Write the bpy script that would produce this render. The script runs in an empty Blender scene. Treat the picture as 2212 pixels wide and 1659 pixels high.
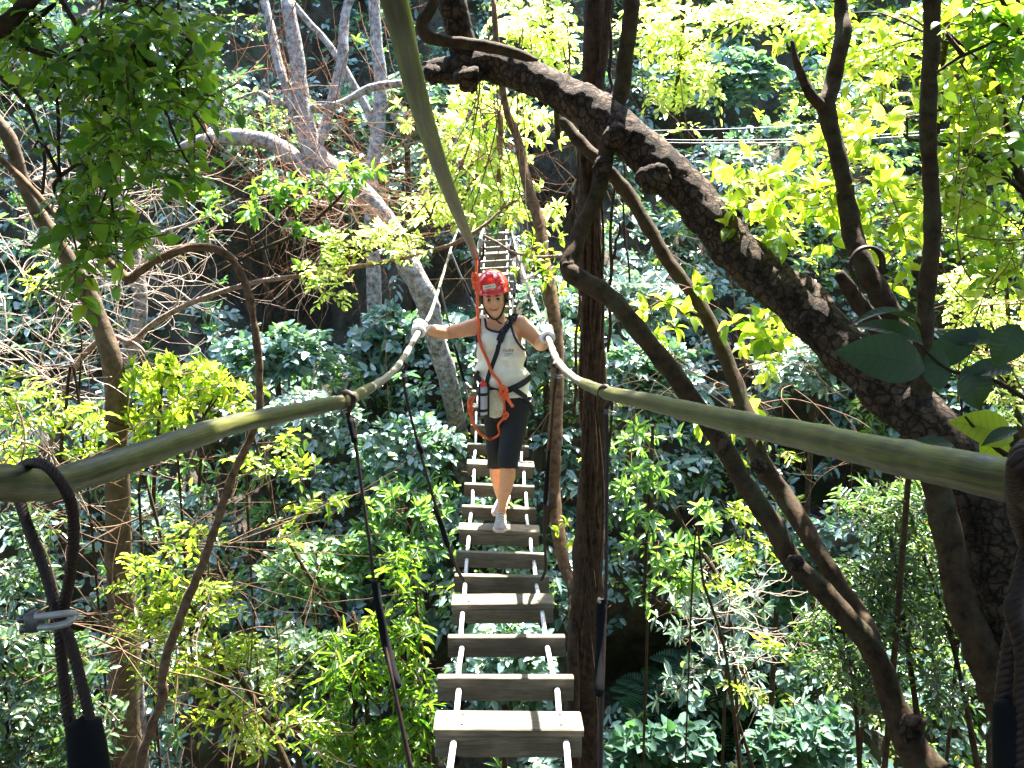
SUN_EL_D, SUN_AZ_D, SKY_STR, SUN_STR, EXPO = 60, 16, 0.13, 5.0, 3.58
import bpy, bmesh, math, random
import numpy as np
from mathutils import Vector, Matrix, noise
from mathutils.bvhtree import BVHTree

# ------------------------------------------------------------------ frame
W, H, FPX = 2212.0, 1659.0, 2170.0
CAMZ = 11.0
PITCH = math.radians(12)
CP, SP = math.cos(PITCH), math.sin(PITCH)
C = bpy.context.scene.collection
RNG = np.random.default_rng(7)
rnd = random.Random(11)

def P(px, py, d):
    """a measured image point at a distance d along the view axis -> a place in the world"""
    u = (px - W/2) / FPX * d
    v = (H/2 - py) / FPX * d
    return Vector((u, d*CP + v*SP, CAMZ - d*SP + v*CP))

def PA(a):
    a = np.asarray(a, float)
    u = (a[:, 0] - W/2)/FPX*a[:, 2]; v = (H/2 - a[:, 1])/FPX*a[:, 2]; d = a[:, 2]
    return np.stack([u, d*CP + v*SP, CAMZ - d*SP + v*CP], 1)

def PY(px, py, Y):
    k = (H/2 - py)/FPX
    return P(px, py, Y/(CP + k*SP))

def proj(a):
    a = np.atleast_2d(np.asarray(a, float))
    z = a[:, 2] - CAMZ
    d = a[:, 1]*CP - z*SP
    v = a[:, 1]*SP + z*CP
    return np.stack([W/2 + a[:, 0]/d*FPX, H/2 - v/d*FPX, d], 1)

# ------------------------------------------------------------------ materials
def mat(name):
    m = bpy.data.materials.new(name); m.use_nodes = True
    nt = m.node_tree; nt.nodes.clear()
    out = nt.nodes.new('ShaderNodeOutputMaterial')
    return m, nt, out

def nd(nt, t, **kw):
    n = nt.nodes.new(t)
    for k, v in kw.items():
        if k.startswith('i_'):
            n.inputs[k[2:].replace('_', ' ')].default_value = v
        else:
            setattr(n, k, v)
    return n

def ramp(nt, fac, stops):
    r = nt.nodes.new('ShaderNodeValToRGB')
    e = r.color_ramp.elements
    while len(e) < len(stops): e.new(0.5)
    for k, (p, c) in enumerate(stops):
        e[k].position = p; e[k].color = (*c, 1)
    nt.links.new(fac, r.inputs[0]); return r.outputs[0]

def leaf_mat(name, stops, trans_stops, tf=0.45, rough=0.35, spec=0.5, hue_noise=1.4, veins=False):
    m, nt, out = mat(name); L = nt.links
    geo = nd(nt, 'ShaderNodeNewGeometry')
    tc = nd(nt, 'ShaderNodeTexCoord')
    nz = nd(nt, 'ShaderNodeTexNoise', i_Scale=hue_noise)
    L.new(tc.outputs['Object'], nz.inputs['Vector'])
    mx = nd(nt, 'ShaderNodeMath', operation='MULTIPLY_ADD'); mx.inputs[1].default_value = 0.7
    L.new(geo.outputs['Random Per Island'], mx.inputs[0])
    m2 = nd(nt, 'ShaderNodeMath', operation='MULTIPLY_ADD'); m2.inputs[1].default_value = 0.9; m2.inputs[2].default_value = -0.3
    L.new(nz.outputs['Fac'], m2.inputs[0]); L.new(m2.outputs[0], mx.inputs[2])
    c1 = ramp(nt, mx.outputs[0], stops); c2 = ramp(nt, mx.outputs[0], trans_stops)
    pb = nd(nt, 'ShaderNodeBsdfPrincipled', i_Roughness=rough)
    pb.inputs['Specular IOR Level'].default_value = spec
    L.new(c1, pb.inputs['Base Color'])
    tr = nd(nt, 'ShaderNodeBsdfTranslucent'); L.new(c2, tr.inputs['Color'])
    mixs = nd(nt, 'ShaderNodeMixShader'); mixs.inputs[0].default_value = tf
    L.new(pb.outputs[0], mixs.inputs[1]); L.new(tr.outputs[0], mixs.inputs[2])
    if veins:
        uv = nd(nt, 'ShaderNodeUVMap'); sx = nd(nt, 'ShaderNodeSeparateXYZ'); L.new(uv.outputs[0], sx.inputs[0])
        ab = nd(nt, 'ShaderNodeMath', operation='ABSOLUTE'); L.new(sx.outputs['Y'], ab.inputs[0])
        a2 = nd(nt, 'ShaderNodeMath', operation='MULTIPLY'); a2.inputs[1].default_value = -0.28; L.new(ab.outputs[0], a2.inputs[0])
        a3 = nd(nt, 'ShaderNodeMath', operation='ADD'); L.new(sx.outputs['X'], a3.inputs[0]); L.new(a2.outputs[0], a3.inputs[1])
        a4 = nd(nt, 'ShaderNodeMath', operation='MULTIPLY'); a4.inputs[1].default_value = 9; L.new(a3.outputs[0], a4.inputs[0])
        a5 = nd(nt, 'ShaderNodeMath', operation='PINGPONG'); a5.inputs[1].default_value = 0.5; L.new(a4.outputs[0], a5.inputs[0])
        mn = nd(nt, 'ShaderNodeMath', operation='MULTIPLY'); mn.inputs[1].default_value = 3.5; L.new(ab.outputs[0], mn.inputs[0])
        a6 = nd(nt, 'ShaderNodeMath', operation='MINIMUM'); L.new(a5.outputs[0], a6.inputs[0]); L.new(mn.outputs[0], a6.inputs[1])
        vr = ramp(nt, a6.outputs[0], [(0.0, (.7, .7, .65)), (0.12, (1, 1, 1))])
        for col, sock in ((c1, pb.inputs['Base Color']), (c2, tr.inputs['Color'])):
            mm = nd(nt, 'ShaderNodeMix', data_type='RGBA', blend_type='MULTIPLY'); mm.inputs[0].default_value = 0.8
            L.new(col, mm.inputs[6]); L.new(vr, mm.inputs[7]); L.new(mm.outputs[2], sock)
        bp = nd(nt, 'ShaderNodeBump', i_Strength=0.35, i_Distance=0.004); L.new(a6.outputs[0], bp.inputs['Height'])
        L.new(bp.outputs[0], pb.inputs['Normal'])
    L.new(mixs.outputs[0], out.inputs[0])
    return m

def bark_mat(name, c1, c2, scale=8, bump=0.8, crack=True, rough=0.9, moss=None, dist=0.03):
    m, nt, out = mat(name); L = nt.links
    tc = nd(nt, 'ShaderNodeTexCoord')
    n1 = nd(nt, 'ShaderNodeTexNoise', i_Scale=scale, i_Detail=8.0, i_Roughness=0.7)
    L.new(tc.outputs['Object'], n1.inputs['Vector'])
    n2 = nd(nt, 'ShaderNodeTexNoise', i_Scale=scale*0.45, i_Detail=6.0, i_Roughness=0.7)
    L.new(tc.outputs['Object'], n2.inputs['Vector'])
    col = ramp(nt, n1.outputs['Fac'], [(0.36, c1), (0.64, c2)])
    pb = nd(nt, 'ShaderNodeBsdfPrincipled', i_Roughness=rough)
    pb.inputs['Specular IOR Level'].default_value = 0.2
    hsrc = n1.outputs['Fac']
    if crack:
        mp = nd(nt, 'ShaderNodeMix', data_type='RGBA'); mp.inputs[0].default_value = 0.12
        L.new(tc.outputs['Object'], mp.inputs[6]); L.new(n1.outputs['Color'], mp.inputs[7])
        vo = nd(nt, 'ShaderNodeTexVoronoi', feature='DISTANCE_TO_EDGE', i_Scale=scale*2.2)
        L.new(mp.outputs[2], vo.inputs['Vector'])
        cr = ramp(nt, vo.outputs['Distance'], [(0.0, (.12, .10, .09)), (0.12, (1, 1, 1))])
        mm = nd(nt, 'ShaderNodeMix', data_type='RGBA', blend_type='MULTIPLY'); mm.inputs[0].default_value = 0.85
        L.new(col, mm.inputs[6]); L.new(cr, mm.inputs[7]); col = mm.outputs[2]
        ad = nd(nt, 'ShaderNodeMix', data_type='RGBA', blend_type='MULTIPLY'); ad.inputs[0].default_value = 1
        L.new(n1.outputs['Fac'], ad.inputs[6]); L.new(cr, ad.inputs[7]); hsrc = ad.outputs[2]
    if moss:
        mf = ramp(nt, n2.outputs['Fac'], [(0.52, (0, 0, 0)), (0.66, (1, 1, 1))])
        m3 = nd(nt, 'ShaderNodeMix', data_type='RGBA'); L.new(mf, m3.inputs[0]); L.new(col, m3.inputs[6])
        m3.inputs[7].default_value = (*moss, 1); col = m3.outputs[2]
    L.new(col, pb.inputs['Base Color'])
    bp = nd(nt, 'ShaderNodeBump', i_Strength=bump, i_Distance=dist)
    L.new(hsrc, bp.inputs['Height']); L.new(bp.outputs[0], pb.inputs['Normal'])
    L.new(pb.outputs[0], out.inputs[0])
    return m

def simple(name, col, rough=0.6, objvar=0, metal=0.0, spec=0.5, var=0.25, scale=20, bump=0.2, dist=0.003, aniso=None, coat=0, sss=0):
    m, nt, out = mat(name); L = nt.links
    tc = nd(nt, 'ShaderNodeTexCoord')
    n1 = nd(nt, 'ShaderNodeTexNoise', i_Scale=scale, i_Detail=5.0, i_Roughness=0.6)
    if aniso:
        mp = nd(nt, 'ShaderNodeMapping'); mp.inputs['Scale'].default_value = aniso
        L.new(tc.outputs['Object'], mp.inputs[0]); L.new(mp.outputs[0], n1.inputs['Vector'])
    else:
        L.new(tc.outputs['Object'], n1.inputs['Vector'])
    lo = tuple(c*(1-var) for c in col); hi = tuple(min(1, c*(1+var)) for c in col)
    cc = ramp(nt, n1.outputs['Fac'], [(0.3, lo), (0.7, hi)])
    pb = nd(nt, 'ShaderNodeBsdfPrincipled', i_Roughness=rough, i_Metallic=metal)
    pb.inputs['Specular IOR Level'].default_value = spec
    if coat: pb.inputs['Coat Weight'].default_value = coat
    if sss:
        pb.inputs['Subsurface Weight'].default_value = sss
        pb.inputs['Subsurface Radius'].default_value = (1, .35, .2); pb.inputs['Subsurface Scale'].default_value = 0.02
    if objvar:
        oi = nd(nt, 'ShaderNodeObjectInfo'); r2 = ramp(nt, oi.outputs['Random'], [(0, (.62, .62, .60)), (.5, (1, .97, .92)), (1, (1.0, 1.0, 1.0))])
        st = nd(nt, 'ShaderNodeTexNoise', i_Scale=5.0, i_Detail=3.0); L.new(tc.outputs['Object'], st.inputs['Vector'])
        r3 = ramp(nt, st.outputs['Fac'], [(.38, (.55, .52, .45)), (.55, (1, 1, 1))])
        for rr in (r2, r3):
            mm = nd(nt, 'ShaderNodeMix', data_type='RGBA', blend_type='MULTIPLY'); mm.inputs[0].default_value = objvar
            L.new(cc, mm.inputs[6]); L.new(rr, mm.inputs[7]); cc = mm.outputs[2]
    L.new(cc, pb.inputs['Base Color'])
    bp = nd(nt, 'ShaderNodeBump', i_Strength=bump, i_Distance=dist)
    L.new(n1.outputs['Fac'], bp.inputs['Height']); L.new(bp.outputs[0], pb.inputs['Normal'])
    L.new(pb.outputs[0], out.inputs[0])
    return m

def hose_mat(name, dark, light, streak):
    m, nt, out = mat(name); L = nt.links
    uv = nd(nt, 'ShaderNodeUVMap')
    mp = nd(nt, 'ShaderNodeMapping'); mp.inputs['Scale'].default_value = (9, 1.6, 1); L.new(uv.outputs[0], mp.inputs[0])
    n1 = nd(nt, 'ShaderNodeTexNoise', i_Scale=1.0, i_Detail=4.0, i_Roughness=0.6); L.new(mp.outputs[0], n1.inputs['Vector'])
    mp2 = nd(nt, 'ShaderNodeMapping'); mp2.inputs['Scale'].default_value = (40, 25, 1); L.new(uv.outputs[0], mp2.inputs[0])
    n2 = nd(nt, 'ShaderNodeTexNoise', i_Scale=1.0, i_Detail=6.0, i_Roughness=0.7); L.new(mp2.outputs[0], n2.inputs['Vector'])
    c = ramp(nt, n1.outputs['Fac'], [(0.30, dark), (0.46, streak), (0.53, light), (0.58, streak), (0.66, dark), (0.75, tuple(q*.5 for q in dark))])
    c2 = ramp(nt, n2.outputs['Fac'], [(0.35, (.6, .58, .55)), (0.6, (1, 1, 1))])
    mm = nd(nt, 'ShaderNodeMix', data_type='RGBA', blend_type='MULTIPLY'); mm.inputs[0].default_value = 0.7
    L.new(c, mm.inputs[6]); L.new(c2, mm.inputs[7])
    pb = nd(nt, 'ShaderNodeBsdfPrincipled', i_Roughness=0.40); L.new(mm.outputs[2], pb.inputs['Base Color'])
    pb.inputs['Specular IOR Level'].default_value = 0.4
    bp = nd(nt, 'ShaderNodeBump', i_Strength=0.35, i_Distance=0.002)
    L.new(n2.outputs['Fac'], bp.inputs['Height']); L.new(bp.outputs[0], pb.inputs['Normal'])
    L.new(pb.outputs[0], out.inputs[0]); return m

M = {}
M['leaf_bright'] = leaf_mat('leaf yellow green', [(0.1, (.07, .13, .02)), (0.9, (.18, .25, .03))],
                            [(0.1, (.26, .50, .02)), (0.6, (.62, .82, .04)), (1.0, (.95, .92, .12))], tf=0.55, spec=0.7, rough=.27)
M['leaf_pale'] = leaf_mat('leaf pale lime', [(0.1, (.16, .22, .05)), (0.9, (.30, .34, .08))],
                          [(0.1, (.66, .88, .10)), (0.9, (.92, 1.0, .34))], tf=0.6, spec=0.6)
M['leaf_mid'] = leaf_mat('leaf mid green', [(0.1, (.04, .10, .025)), (0.9, (.10, .19, .04))],
                         [(0.1, (.12, .36, .02)), (0.9, (.30, .58, .04))], tf=0.42, spec=0.45)
M['leaf_deep'] = leaf_mat('leaf deep green', [(0.1, (.02, .05, .02)), (0.9, (.06, .12, .03))],
                          [(0.1, (.08, .25, .01)), (0.6, (.30, .60, .02)), (1.0, (.65, .85, .05))], tf=0.5, spec=0.35)
M['leaf_hill'] = leaf_mat('leaf blue green', [(0.1, (.036, .085, .075)), (0.5, (.105, .185, .16)), (1.0, (.32, .42, .37))],
                          [(0.1, (.06, .18, .06)), (0.8, (.20, .42, .08)), (1.0, (.45, .65, .1))], tf=0.3, rough=0.24, spec=0.9, hue_noise=0.5)
M['leaf_hill_green'] = leaf_mat('leaf fresh green', [(0.1, (.06, .13, .06)), (0.9, (.15, .27, .10))],
                          [(0.1, (.12, .34, .04)), (0.8, (.32, .58, .06)), (1.0, (.55, .75, .1))], tf=0.38, rough=0.27, spec=0.8, hue_noise=0.5)
M['leaf_grey'] = leaf_mat('leaf silver green', [(0.1, (.14, .20, .17)), (0.9, (.30, .38, .32))],
                          [(0.1, (.12, .22, .12)), (0.9, (.25, .40, .18))], tf=0.25, rough=0.26, spec=0.9)
M['fern'] = leaf_mat('fern green', [(0.1, (.015, .045, .035)), (0.9, (.045, .10, .07))],
                     [(0.1, (.06, .20, .05)), (0.9, (.14, .34, .08))], tf=0.3, rough=.55, spec=.25)
M['leaf_big'] = leaf_mat('leaf large veined shade tone', [(0.1, (.008, .020, .011)), (0.9, (.018, .038, .02))],
                         [(0.1, (.10, .25, .01)), (0.9, (.2, .4, .02))], tf=0.12, rough=0.5, spec=0.35, veins=True)  # shaded copy: shade on the near leaves put into the colour
M['leaf_big_lit'] = leaf_mat('leaf large veined sunlit tone', [(0.1, (.08, .14, .01)), (0.9, (.12, .2, .02))],
                         [(0.1, (.45, .65, .01)), (0.9, (.55, .75, .02))], tf=0.6, rough=0.4, veins=True)  # sunlit copy of the same leaf, backlight put into the colour
M['bark_main'] = bark_mat('bark rough brown', (.016, .010, .006), (.095, .062, .040), scale=9, bump=1.0, dist=0.035)
M['bark_smooth'] = bark_mat('bark smooth brown', (.014, .008, .004), (.052, .032, .015), scale=14, bump=0.5, crack=False, moss=(.045, .043, .020), dist=0.02)
M['bark_mid'] = bark_mat('bark warm brown', (.05, .026, .013), (.17, .10, .055), scale=18, bump=0.5, crack=False, dist=0.015)
M['leaf_shade'] = leaf_mat('leaf narrow shade green', [(0.1, (.02, .05, .025)), (0.9, (.07, .12, .05))], [(0.1, (.06, .16, .03)), (0.8, (.20, .36, .06)), (1.0, (.6, .8, .12))], tf=0.35, rough=.26, spec=.8)  # deep shade of the lower slope put into a darker leaf colour
M['bark_red'] = bark_mat('bark reddish stringy', (.011, .006, .0035), (.058, .032, .017), scale=16, bump=0.8, crack=False, dist=0.02)
M['bark_pale'] = bark_mat('bark pale grey', (.055, .045, .038), (.34, .31, .28), scale=13, bump=1.0, crack=False, dist=0.05)
M['leaf_shade_roof'] = leaf_mat('leaf roof', [(0.1, (.02, .04, .01)), (0.9, (.05, .09, .02))], [(0.1, (.04, .08, .01)), (0.9, (.08, .16, .01))], tf=0.15)  # for the unseen leaves added overhead to block sky light
M['bark_tan'] = bark_mat('bark tan ringed', (.045, .030, .017), (.13, .09, .055), scale=9, bump=0.8, crack=False, moss=(.07, .062, .04), dist=0.02)
M['twig'] = bark_mat('twig brown', (.06, .035, .018), (.16, .10, .06), scale=30, bump=0.3, crack=False, dist=0.004)
M['twig_pale'] = bark_mat('twig pale', (.25, .18, .13), (.55, .45, .36), scale=30, bump=0.3, crack=False, dist=0.004)
M['twig_rust'] = bark_mat('twig rusty', (.12, .05, .025), (.30, .15, .08), scale=30, bump=0.3, crack=False, dist=0.004)
M['hose_green'] = hose_mat('hose olive green', (.012, .013, .007), (.085, .090, .014), (.024, .024, .013))
M['hose_white'] = simple('rope sleeve white', (.62, .60, .58), rough=0.5, var=0.2, scale=60, bump=0.4)
M['wire'] = simple('wire rope dark', (.022, .010, .007), rough=0.6, metal=0.1, spec=.3, scale=80)
M['bark_rose'] = bark_mat('bark pinkish', (.09, .055, .04), (.30, .20, .16), scale=18, bump=0.5, crack=False, dist=0.015)
M['wire_grey'] = simple('wire galvanised', (.10, .10, .10), rough=0.45, metal=0.5, scale=80)
M['rubber'] = simple('black tape', (.004, .004, .005), rough=0.85, spec=.15, scale=50)
M['steel'] = simple('bright metal', (.42, .39, .38), rough=0.5, metal=0.5, scale=40)
M['wood_plank'] = simple('plank weathered', (.135, .112, .075), rough=0.75, var=0.40, objvar=.8, scale=9, aniso=(1.5, 14, 14), bump=0.4, dist=0.004)
M['rock'] = bark_mat('rock dark wet', (.02, .018, .014), (.09, .075, .055), scale=2.2, bump=1.0, crack=False, moss=(.03, .045, .02), dist=0.15)

# ------------------------------------------------------------------ objects
def tag(o, label=None, cat=None, group=None, kind=None):
    if label: o['label'] = label
    if cat: o['category'] = cat
    if group: o['group'] = group
    if kind: o['kind'] = kind
    return o

def thing(name, label, cat, loc, group=None):
    o = bpy.data.objects.new(name, None); C.objects.link(o)
    o.empty_display_size = 0.2
    o.location = loc
    return tag(o, label, cat, group)

def root_loc(parent):
    l = Vector((0, 0, 0)); p = parent
    while p is not None:
        l += p.location; p = p.parent
    return l

class MB:
    """collects vertices and faces given in world space"""
    def __init__(s): s.v = []; s.f = []; s.uv = []
    def build(s, name, m, parent=None, origin=None, smooth=True, auto=None):
        me = bpy.data.meshes.new(name)
        o = Vector(origin) if origin is not None else (root_loc(parent) if parent else Vector((0, 0, 0)))
        me.from_pydata([tuple(Vector(p)-o) for p in s.v], [], s.f)
        if s.uv and len(s.uv) == len(s.v):
            ul = me.uv_layers.new(name='UVMap')
            li = np.empty(len(me.loops), np.int32); me.loops.foreach_get('vertex_index', li)
            ul.data.foreach_set('uv', np.asarray(s.uv, np.float32)[li].ravel())
        me.materials.append(m)
        if smooth: me.polygons.foreach_set('use_smooth', [True]*len(me.polygons))
        me.update()
        ob = bpy.data.objects.new(name, me); C.objects.link(ob)
        if parent: ob.parent = parent
        else: ob.location = o
        return ob
    def add(s, vs, fs):
        b = len(s.v); s.v += [Vector(v) for v in vs]; s.f += [tuple(i+b for i in f) for f in fs]
    def box(s, c, ax, ay, az, hx, hy, hz, bev=0.0):
        """box with chamfered long edges; ax/ay/az unit vectors"""
        c = Vector(c)
        if bev <= 0:
            pr = [(-hy, -hz), (hy, -hz), (hy, hz), (-hy, hz)]
        else:
            b = bev
            pr = [(-hy+b, -hz), (hy-b, -hz), (hy, -hz+b), (hy, hz-b), (hy-b, hz), (-hy+b, hz), (-hy, hz-b), (-hy, -hz+b)]
        n = len(pr); xs = [-hx, -hx+bev, hx-bev, hx] if bev > 0 else [-hx, hx]
        vs = []
        for k, x in enumerate(xs):
            sc = 1.0
            for (y, z) in pr:
                if bev > 0 and k in (0, 3):
                    y = math.copysign(max(0, abs(y)-bev*0.6), y); z = math.copysign(max(0, abs(z)-bev*0.6), z)
                vs.append(c + ax*x + ay*y + az*z)
        fs = []
        for k in range(len(xs)-1):
            for i in range(n):
                j = (i+1) % n
                fs.append((k*n+i, k*n+j, (k+1)*n+j, (k+1)*n+i))
        fs.append(tuple(range(n-1, -1, -1))); fs.append(tuple((len(xs)-1)*n+i for i in range(n)))
        s.add(vs, fs)
    def tube(s, pts, rad, seg=10, sub=4, lump=0.0, lfreq=6.0, caps=True, twist=0.0, ridge=0):
        pts = [Vector(p) for p in pts]
        if not hasattr(rad, '__len__'): rad = [rad]*len(pts)
        P_, R_ = catmull(pts, rad, sub)
        n = len(P_)
        T = [(P_[min(i+1, n-1)] - P_[max(i-1, 0)]).normalized() for i in range(n)]
        ref = Vector((0, 0, 1)) if abs(T[0].z) < 0.9 else Vector((1, 0, 0))
        nn = (ref - T[0]*ref.dot(T[0])).normalized()
        vs, uv = [], []; acc = 0; base = len(s.v)
        for i in range(n):
            if i: acc += (P_[i]-P_[i-1]).length
            nn = nn - T[i]*nn.dot(T[i])
            if nn.length < 1e-6: nn = T[i].orthogonal()
            nn.normalize(); bb = T[i].cross(nn)
            for k in range(seg):
                a = 2*math.pi*k/seg + twist*acc
                dr = nn*math.cos(a) + bb*math.sin(a)
                r = R_[i]
                if lump:
                    q = P_[i] + dr*r
                    r *= 1 + lump*(noise.fractal(q*lfreq, 0.8, 2.0, 4))
                if ridge: r *= 1 + 0.10*math.cos(ridge*(a - twist*acc) + 0)
                vs.append(P_[i] + dr*r); uv.append((k/seg if k*2 <= seg else 1-k/seg, acc))
        fs = [(i*seg+k, i*seg+(k+1) % seg, (i+1)*seg+(k+1) % seg, (i+1)*seg+k) for i in range(n-1) for k in range(seg)]
        if caps:
            vs.append(P_[0] - T[0]*R_[0]*0.4); a = len(vs)-1
            vs.append(P_[-1] + T[-1]*R_[-1]*0.4); b = len(vs)-1
            uv += [(0, 0), (0, acc)]
            fs += [(a, (k+1) % seg, k) for k in range(seg)] + [(b, (n-1)*seg+k, (n-1)*seg+(k+1) % seg) for k in range(seg)]
        s.add(vs, fs); s.uv += uv
        return P_, R_
    def ellipsoid(s, c, r, rot=None, nu=16, nv=10):
        c = Vector(c); vs = []; fs = []
        for j in range(nv+1):
            th = math.pi*j/nv
            for i in range(nu):
                ph = 2*math.pi*i/nu
                q = Vector((r[0]*math.sin(th)*math.cos(ph), r[1]*math.sin(th)*math.sin(ph), r[2]*math.cos(th)))
                if rot is not None: q = rot @ q
                vs.append(c+q)
        for j in range(nv):
            for i in range(nu):
                k = (i+1) % nu
                fs.append((j*nu+i, (j+1)*nu+i, (j+1)*nu+k, j*nu+k))
        s.add(vs, fs)
    def loft(s, rings):
        """rings: lists of equal length of points, closed with caps"""
        n = len(rings[0]); vs = [p for r in rings for p in r]; m = len(rings)
        fs = [(i*n+k, i*n+(k+1) % n, (i+1)*n+(k+1) % n, (i+1)*n+k) for i in range(m-1) for k in range(n)]
        fs.append(tuple(range(n-1, -1, -1))); fs.append(tuple((m-1)*n+k for k in range(n)))
        s.add(vs, fs)
    def ribbon(s, pts, nors, w, th=0.003, sub=4):
        pts = [Vector(p) for p in pts]; nors = [Vector(p) for p in nors]
        Pp, _ = catmull(pts, [1]*len(pts), sub); Nn, _ = catmull(nors, [1]*len(nors), sub)
        n = len(Pp); vs = []
        for i in range(n):
            t = (Pp[min(i+1, n-1)] - Pp[max(i-1, 0)]).normalized(); nn = (Nn[i] - t*Nn[i].dot(t)).normalized(); b = t.cross(nn)
            for (x, y) in ((-w/2, 0), (w/2, 0), (w/2, th), (-w/2, th)): vs.append(Pp[i] + b*x + nn*y)
        fs = [(i*4+k, i*4+(k+1) % 4, (i+1)*4+(k+1) % 4, (i+1)*4+k) for i in range(n-1) for k in range(4)]
        fs += [(3, 2, 1, 0), tuple((n-1)*4+k for k in range(4))]
        s.add(vs, fs)

def catmull(pts, rad, sub):
    if len(pts) < 3 or sub <= 1:
        if sub > 1 and len(pts) == 2:
            P_ = [pts[0].lerp(pts[1], i/sub) for i in range(sub+1)]
            return P_, [rad[0]+(rad[1]-rad[0])*i/sub for i in range(sub+1)]
        return list(pts), list(rad)
    P_, R_ = [], []
    n = len(pts)
    for i in range(n-1):
        p0 = pts[i-1] if i > 0 else pts[0]*2-pts[1]
        p3 = pts[i+2] if i+2 < n else pts[-1]*2-pts[-2]
        p1, p2 = pts[i], pts[i+1]
        for k in range(sub):
            t = k/sub
            P_.append(0.5*((2*p1) + (p2-p0)*t + (2*p0-5*p1+4*p2-p3)*t*t + (3*p1-3*p2+p3-p0)*t**3))
            R_.append(rad[i] + (rad[i+1]-rad[i])*t)
    P_.append(pts[-1]); R_.append(rad[-1])
    return P_, R_

def track(pl, wob=0):
    """[(px,py,d,rpx)] -> points, radii in metres"""
    return [P(a, b, d) for a, b, d, r in pl], [r*d/FPX for a, b, d, r in pl]

def npmesh(name, V, quads, m, parent=None, origin=None, uv=None):
    """quads: (F,4) int array"""
    o = np.array(Vector(origin) if origin is not None else (root_loc(parent) if parent else Vector((0, 0, 0))))
    me = bpy.data.meshes.new(name)
    me.vertices.add(len(V)); me.vertices.foreach_set('co', (V-o).astype(np.float32).ravel())
    F = len(quads); k = quads.shape[1]
    me.loops.add(F*k); me.loops.foreach_set('vertex_index', quads.astype(np.int32).ravel())
    me.polygons.add(F); me.polygons.foreach_set('loop_start', np.arange(0, F*k, k, dtype=np.int32))
    me.update(calc_edges=True)
    if uv is not None:
        ul = me.uv_layers.new(name='UVMap'); ul.data.foreach_set('uv', uv[quads.ravel()].astype(np.float32).ravel())
    me.materials.append(m)
    ob = bpy.data.objects.new(name, me); C.objects.link(ob)
    if parent: ob.parent = parent
    else: ob.location = Vector(o)
    return ob

# ------------------------------------------------------------------ leaves
def template(kind):
    if kind == 'simple':      # folded leaf, two quads
        v = np.array([(0, 0, 0), (.32, .5, .10), (.74, .36, .04), (1, 0, -.12), (.74, -.36, .04), (.32, -.5, .10)])
        return v, np.array([(0, 3, 2, 1), (0, 5, 4, 3)])
    if kind == 'blade':
        v = np.array([(0, 0, 0), (.35, .5, .08), (1, 0, -.2), (.35, -.5, .08)])
        return v, np.array([(0, 3, 2, 1)])
    st = [(0, 0.02, 0), (.10, .45, .03), (.25, .85, .05), (.42, 1.0, .04), (.6, .92, .01), (.76, .66, -.05), (.9, .30, -.13), (1.0, .01, -.20)]
    v = []
    for t, w, z in st:
        v += [(t, w*.5, z+.10*w), (t, 0, z), (t, -w*.5, z+.10*w)]
    q = []
    for i in range(len(st)-1):
        a = i*3
        q += [(a, a+1, a+4, a+3), (a+1, a+2, a+5, a+4)]
    return np.array(v), np.array(q)

def unit(a):
    return a/np.maximum(np.linalg.norm(a, axis=-1, keepdims=True), 1e-9)

def leaves(name, B, D, N, L, Wd, m, parent=None, kind='simple', curl=1.0, origin=None, uv=False):
    tv, tq = template(kind)
    D = unit(D); S = unit(np.cross(D, N)); N = np.cross(S, D)
    V = (B[:, None, :] + D[:, None, :]*(tv[None, :, 0:1]*L[:, None, None])
         + S[:, None, :]*(tv[None, :, 1:2]*Wd[:, None, None])
         + N[:, None, :]*(tv[None, :, 2:3]*L[:, None, None]*curl))
    n, k = len(B), len(tv)
    Q = (tq[None] + (np.arange(n)*k)[:, None, None]).reshape(-1, 4)
    u = np.tile(tv[:, :2], (n, 1)) if uv else None
    return npmesh(name, V.reshape(-1, 3), Q, m, parent, origin, u)

def twigs(name, A, Bm, E, r, m, parent=None, origin=None):
    """thin three-sided bent tubes through A, Bm, E (K,3)"""
    T = unit(E-A); X = unit(np.cross(T, RNG.normal(size=T.shape))); Y = np.cross(T, X)
    K = len(A); V = np.empty((K, 9, 3))
    for j, (c, s) in enumerate(((A, 1.0), (Bm, .8), (E, .35))):
        for i in range(3):
            a = 2*math.pi*i/3
            V[:, j*3+i] = c + (X*math.cos(a) + Y*math.sin(a))*(r*s)[:, None]
    q = np.array([(j*3+i, j*3+(i+1) % 3, (j+1)*3+(i+1) % 3, (j+1)*3+i) for j in range(2) for i in range(3)])
    Q = (q[None] + (np.arange(K)*9)[:, None, None]).reshape(-1, 4)
    return npmesh(name, V.reshape(-1, 3), Q, m, parent, origin)

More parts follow.
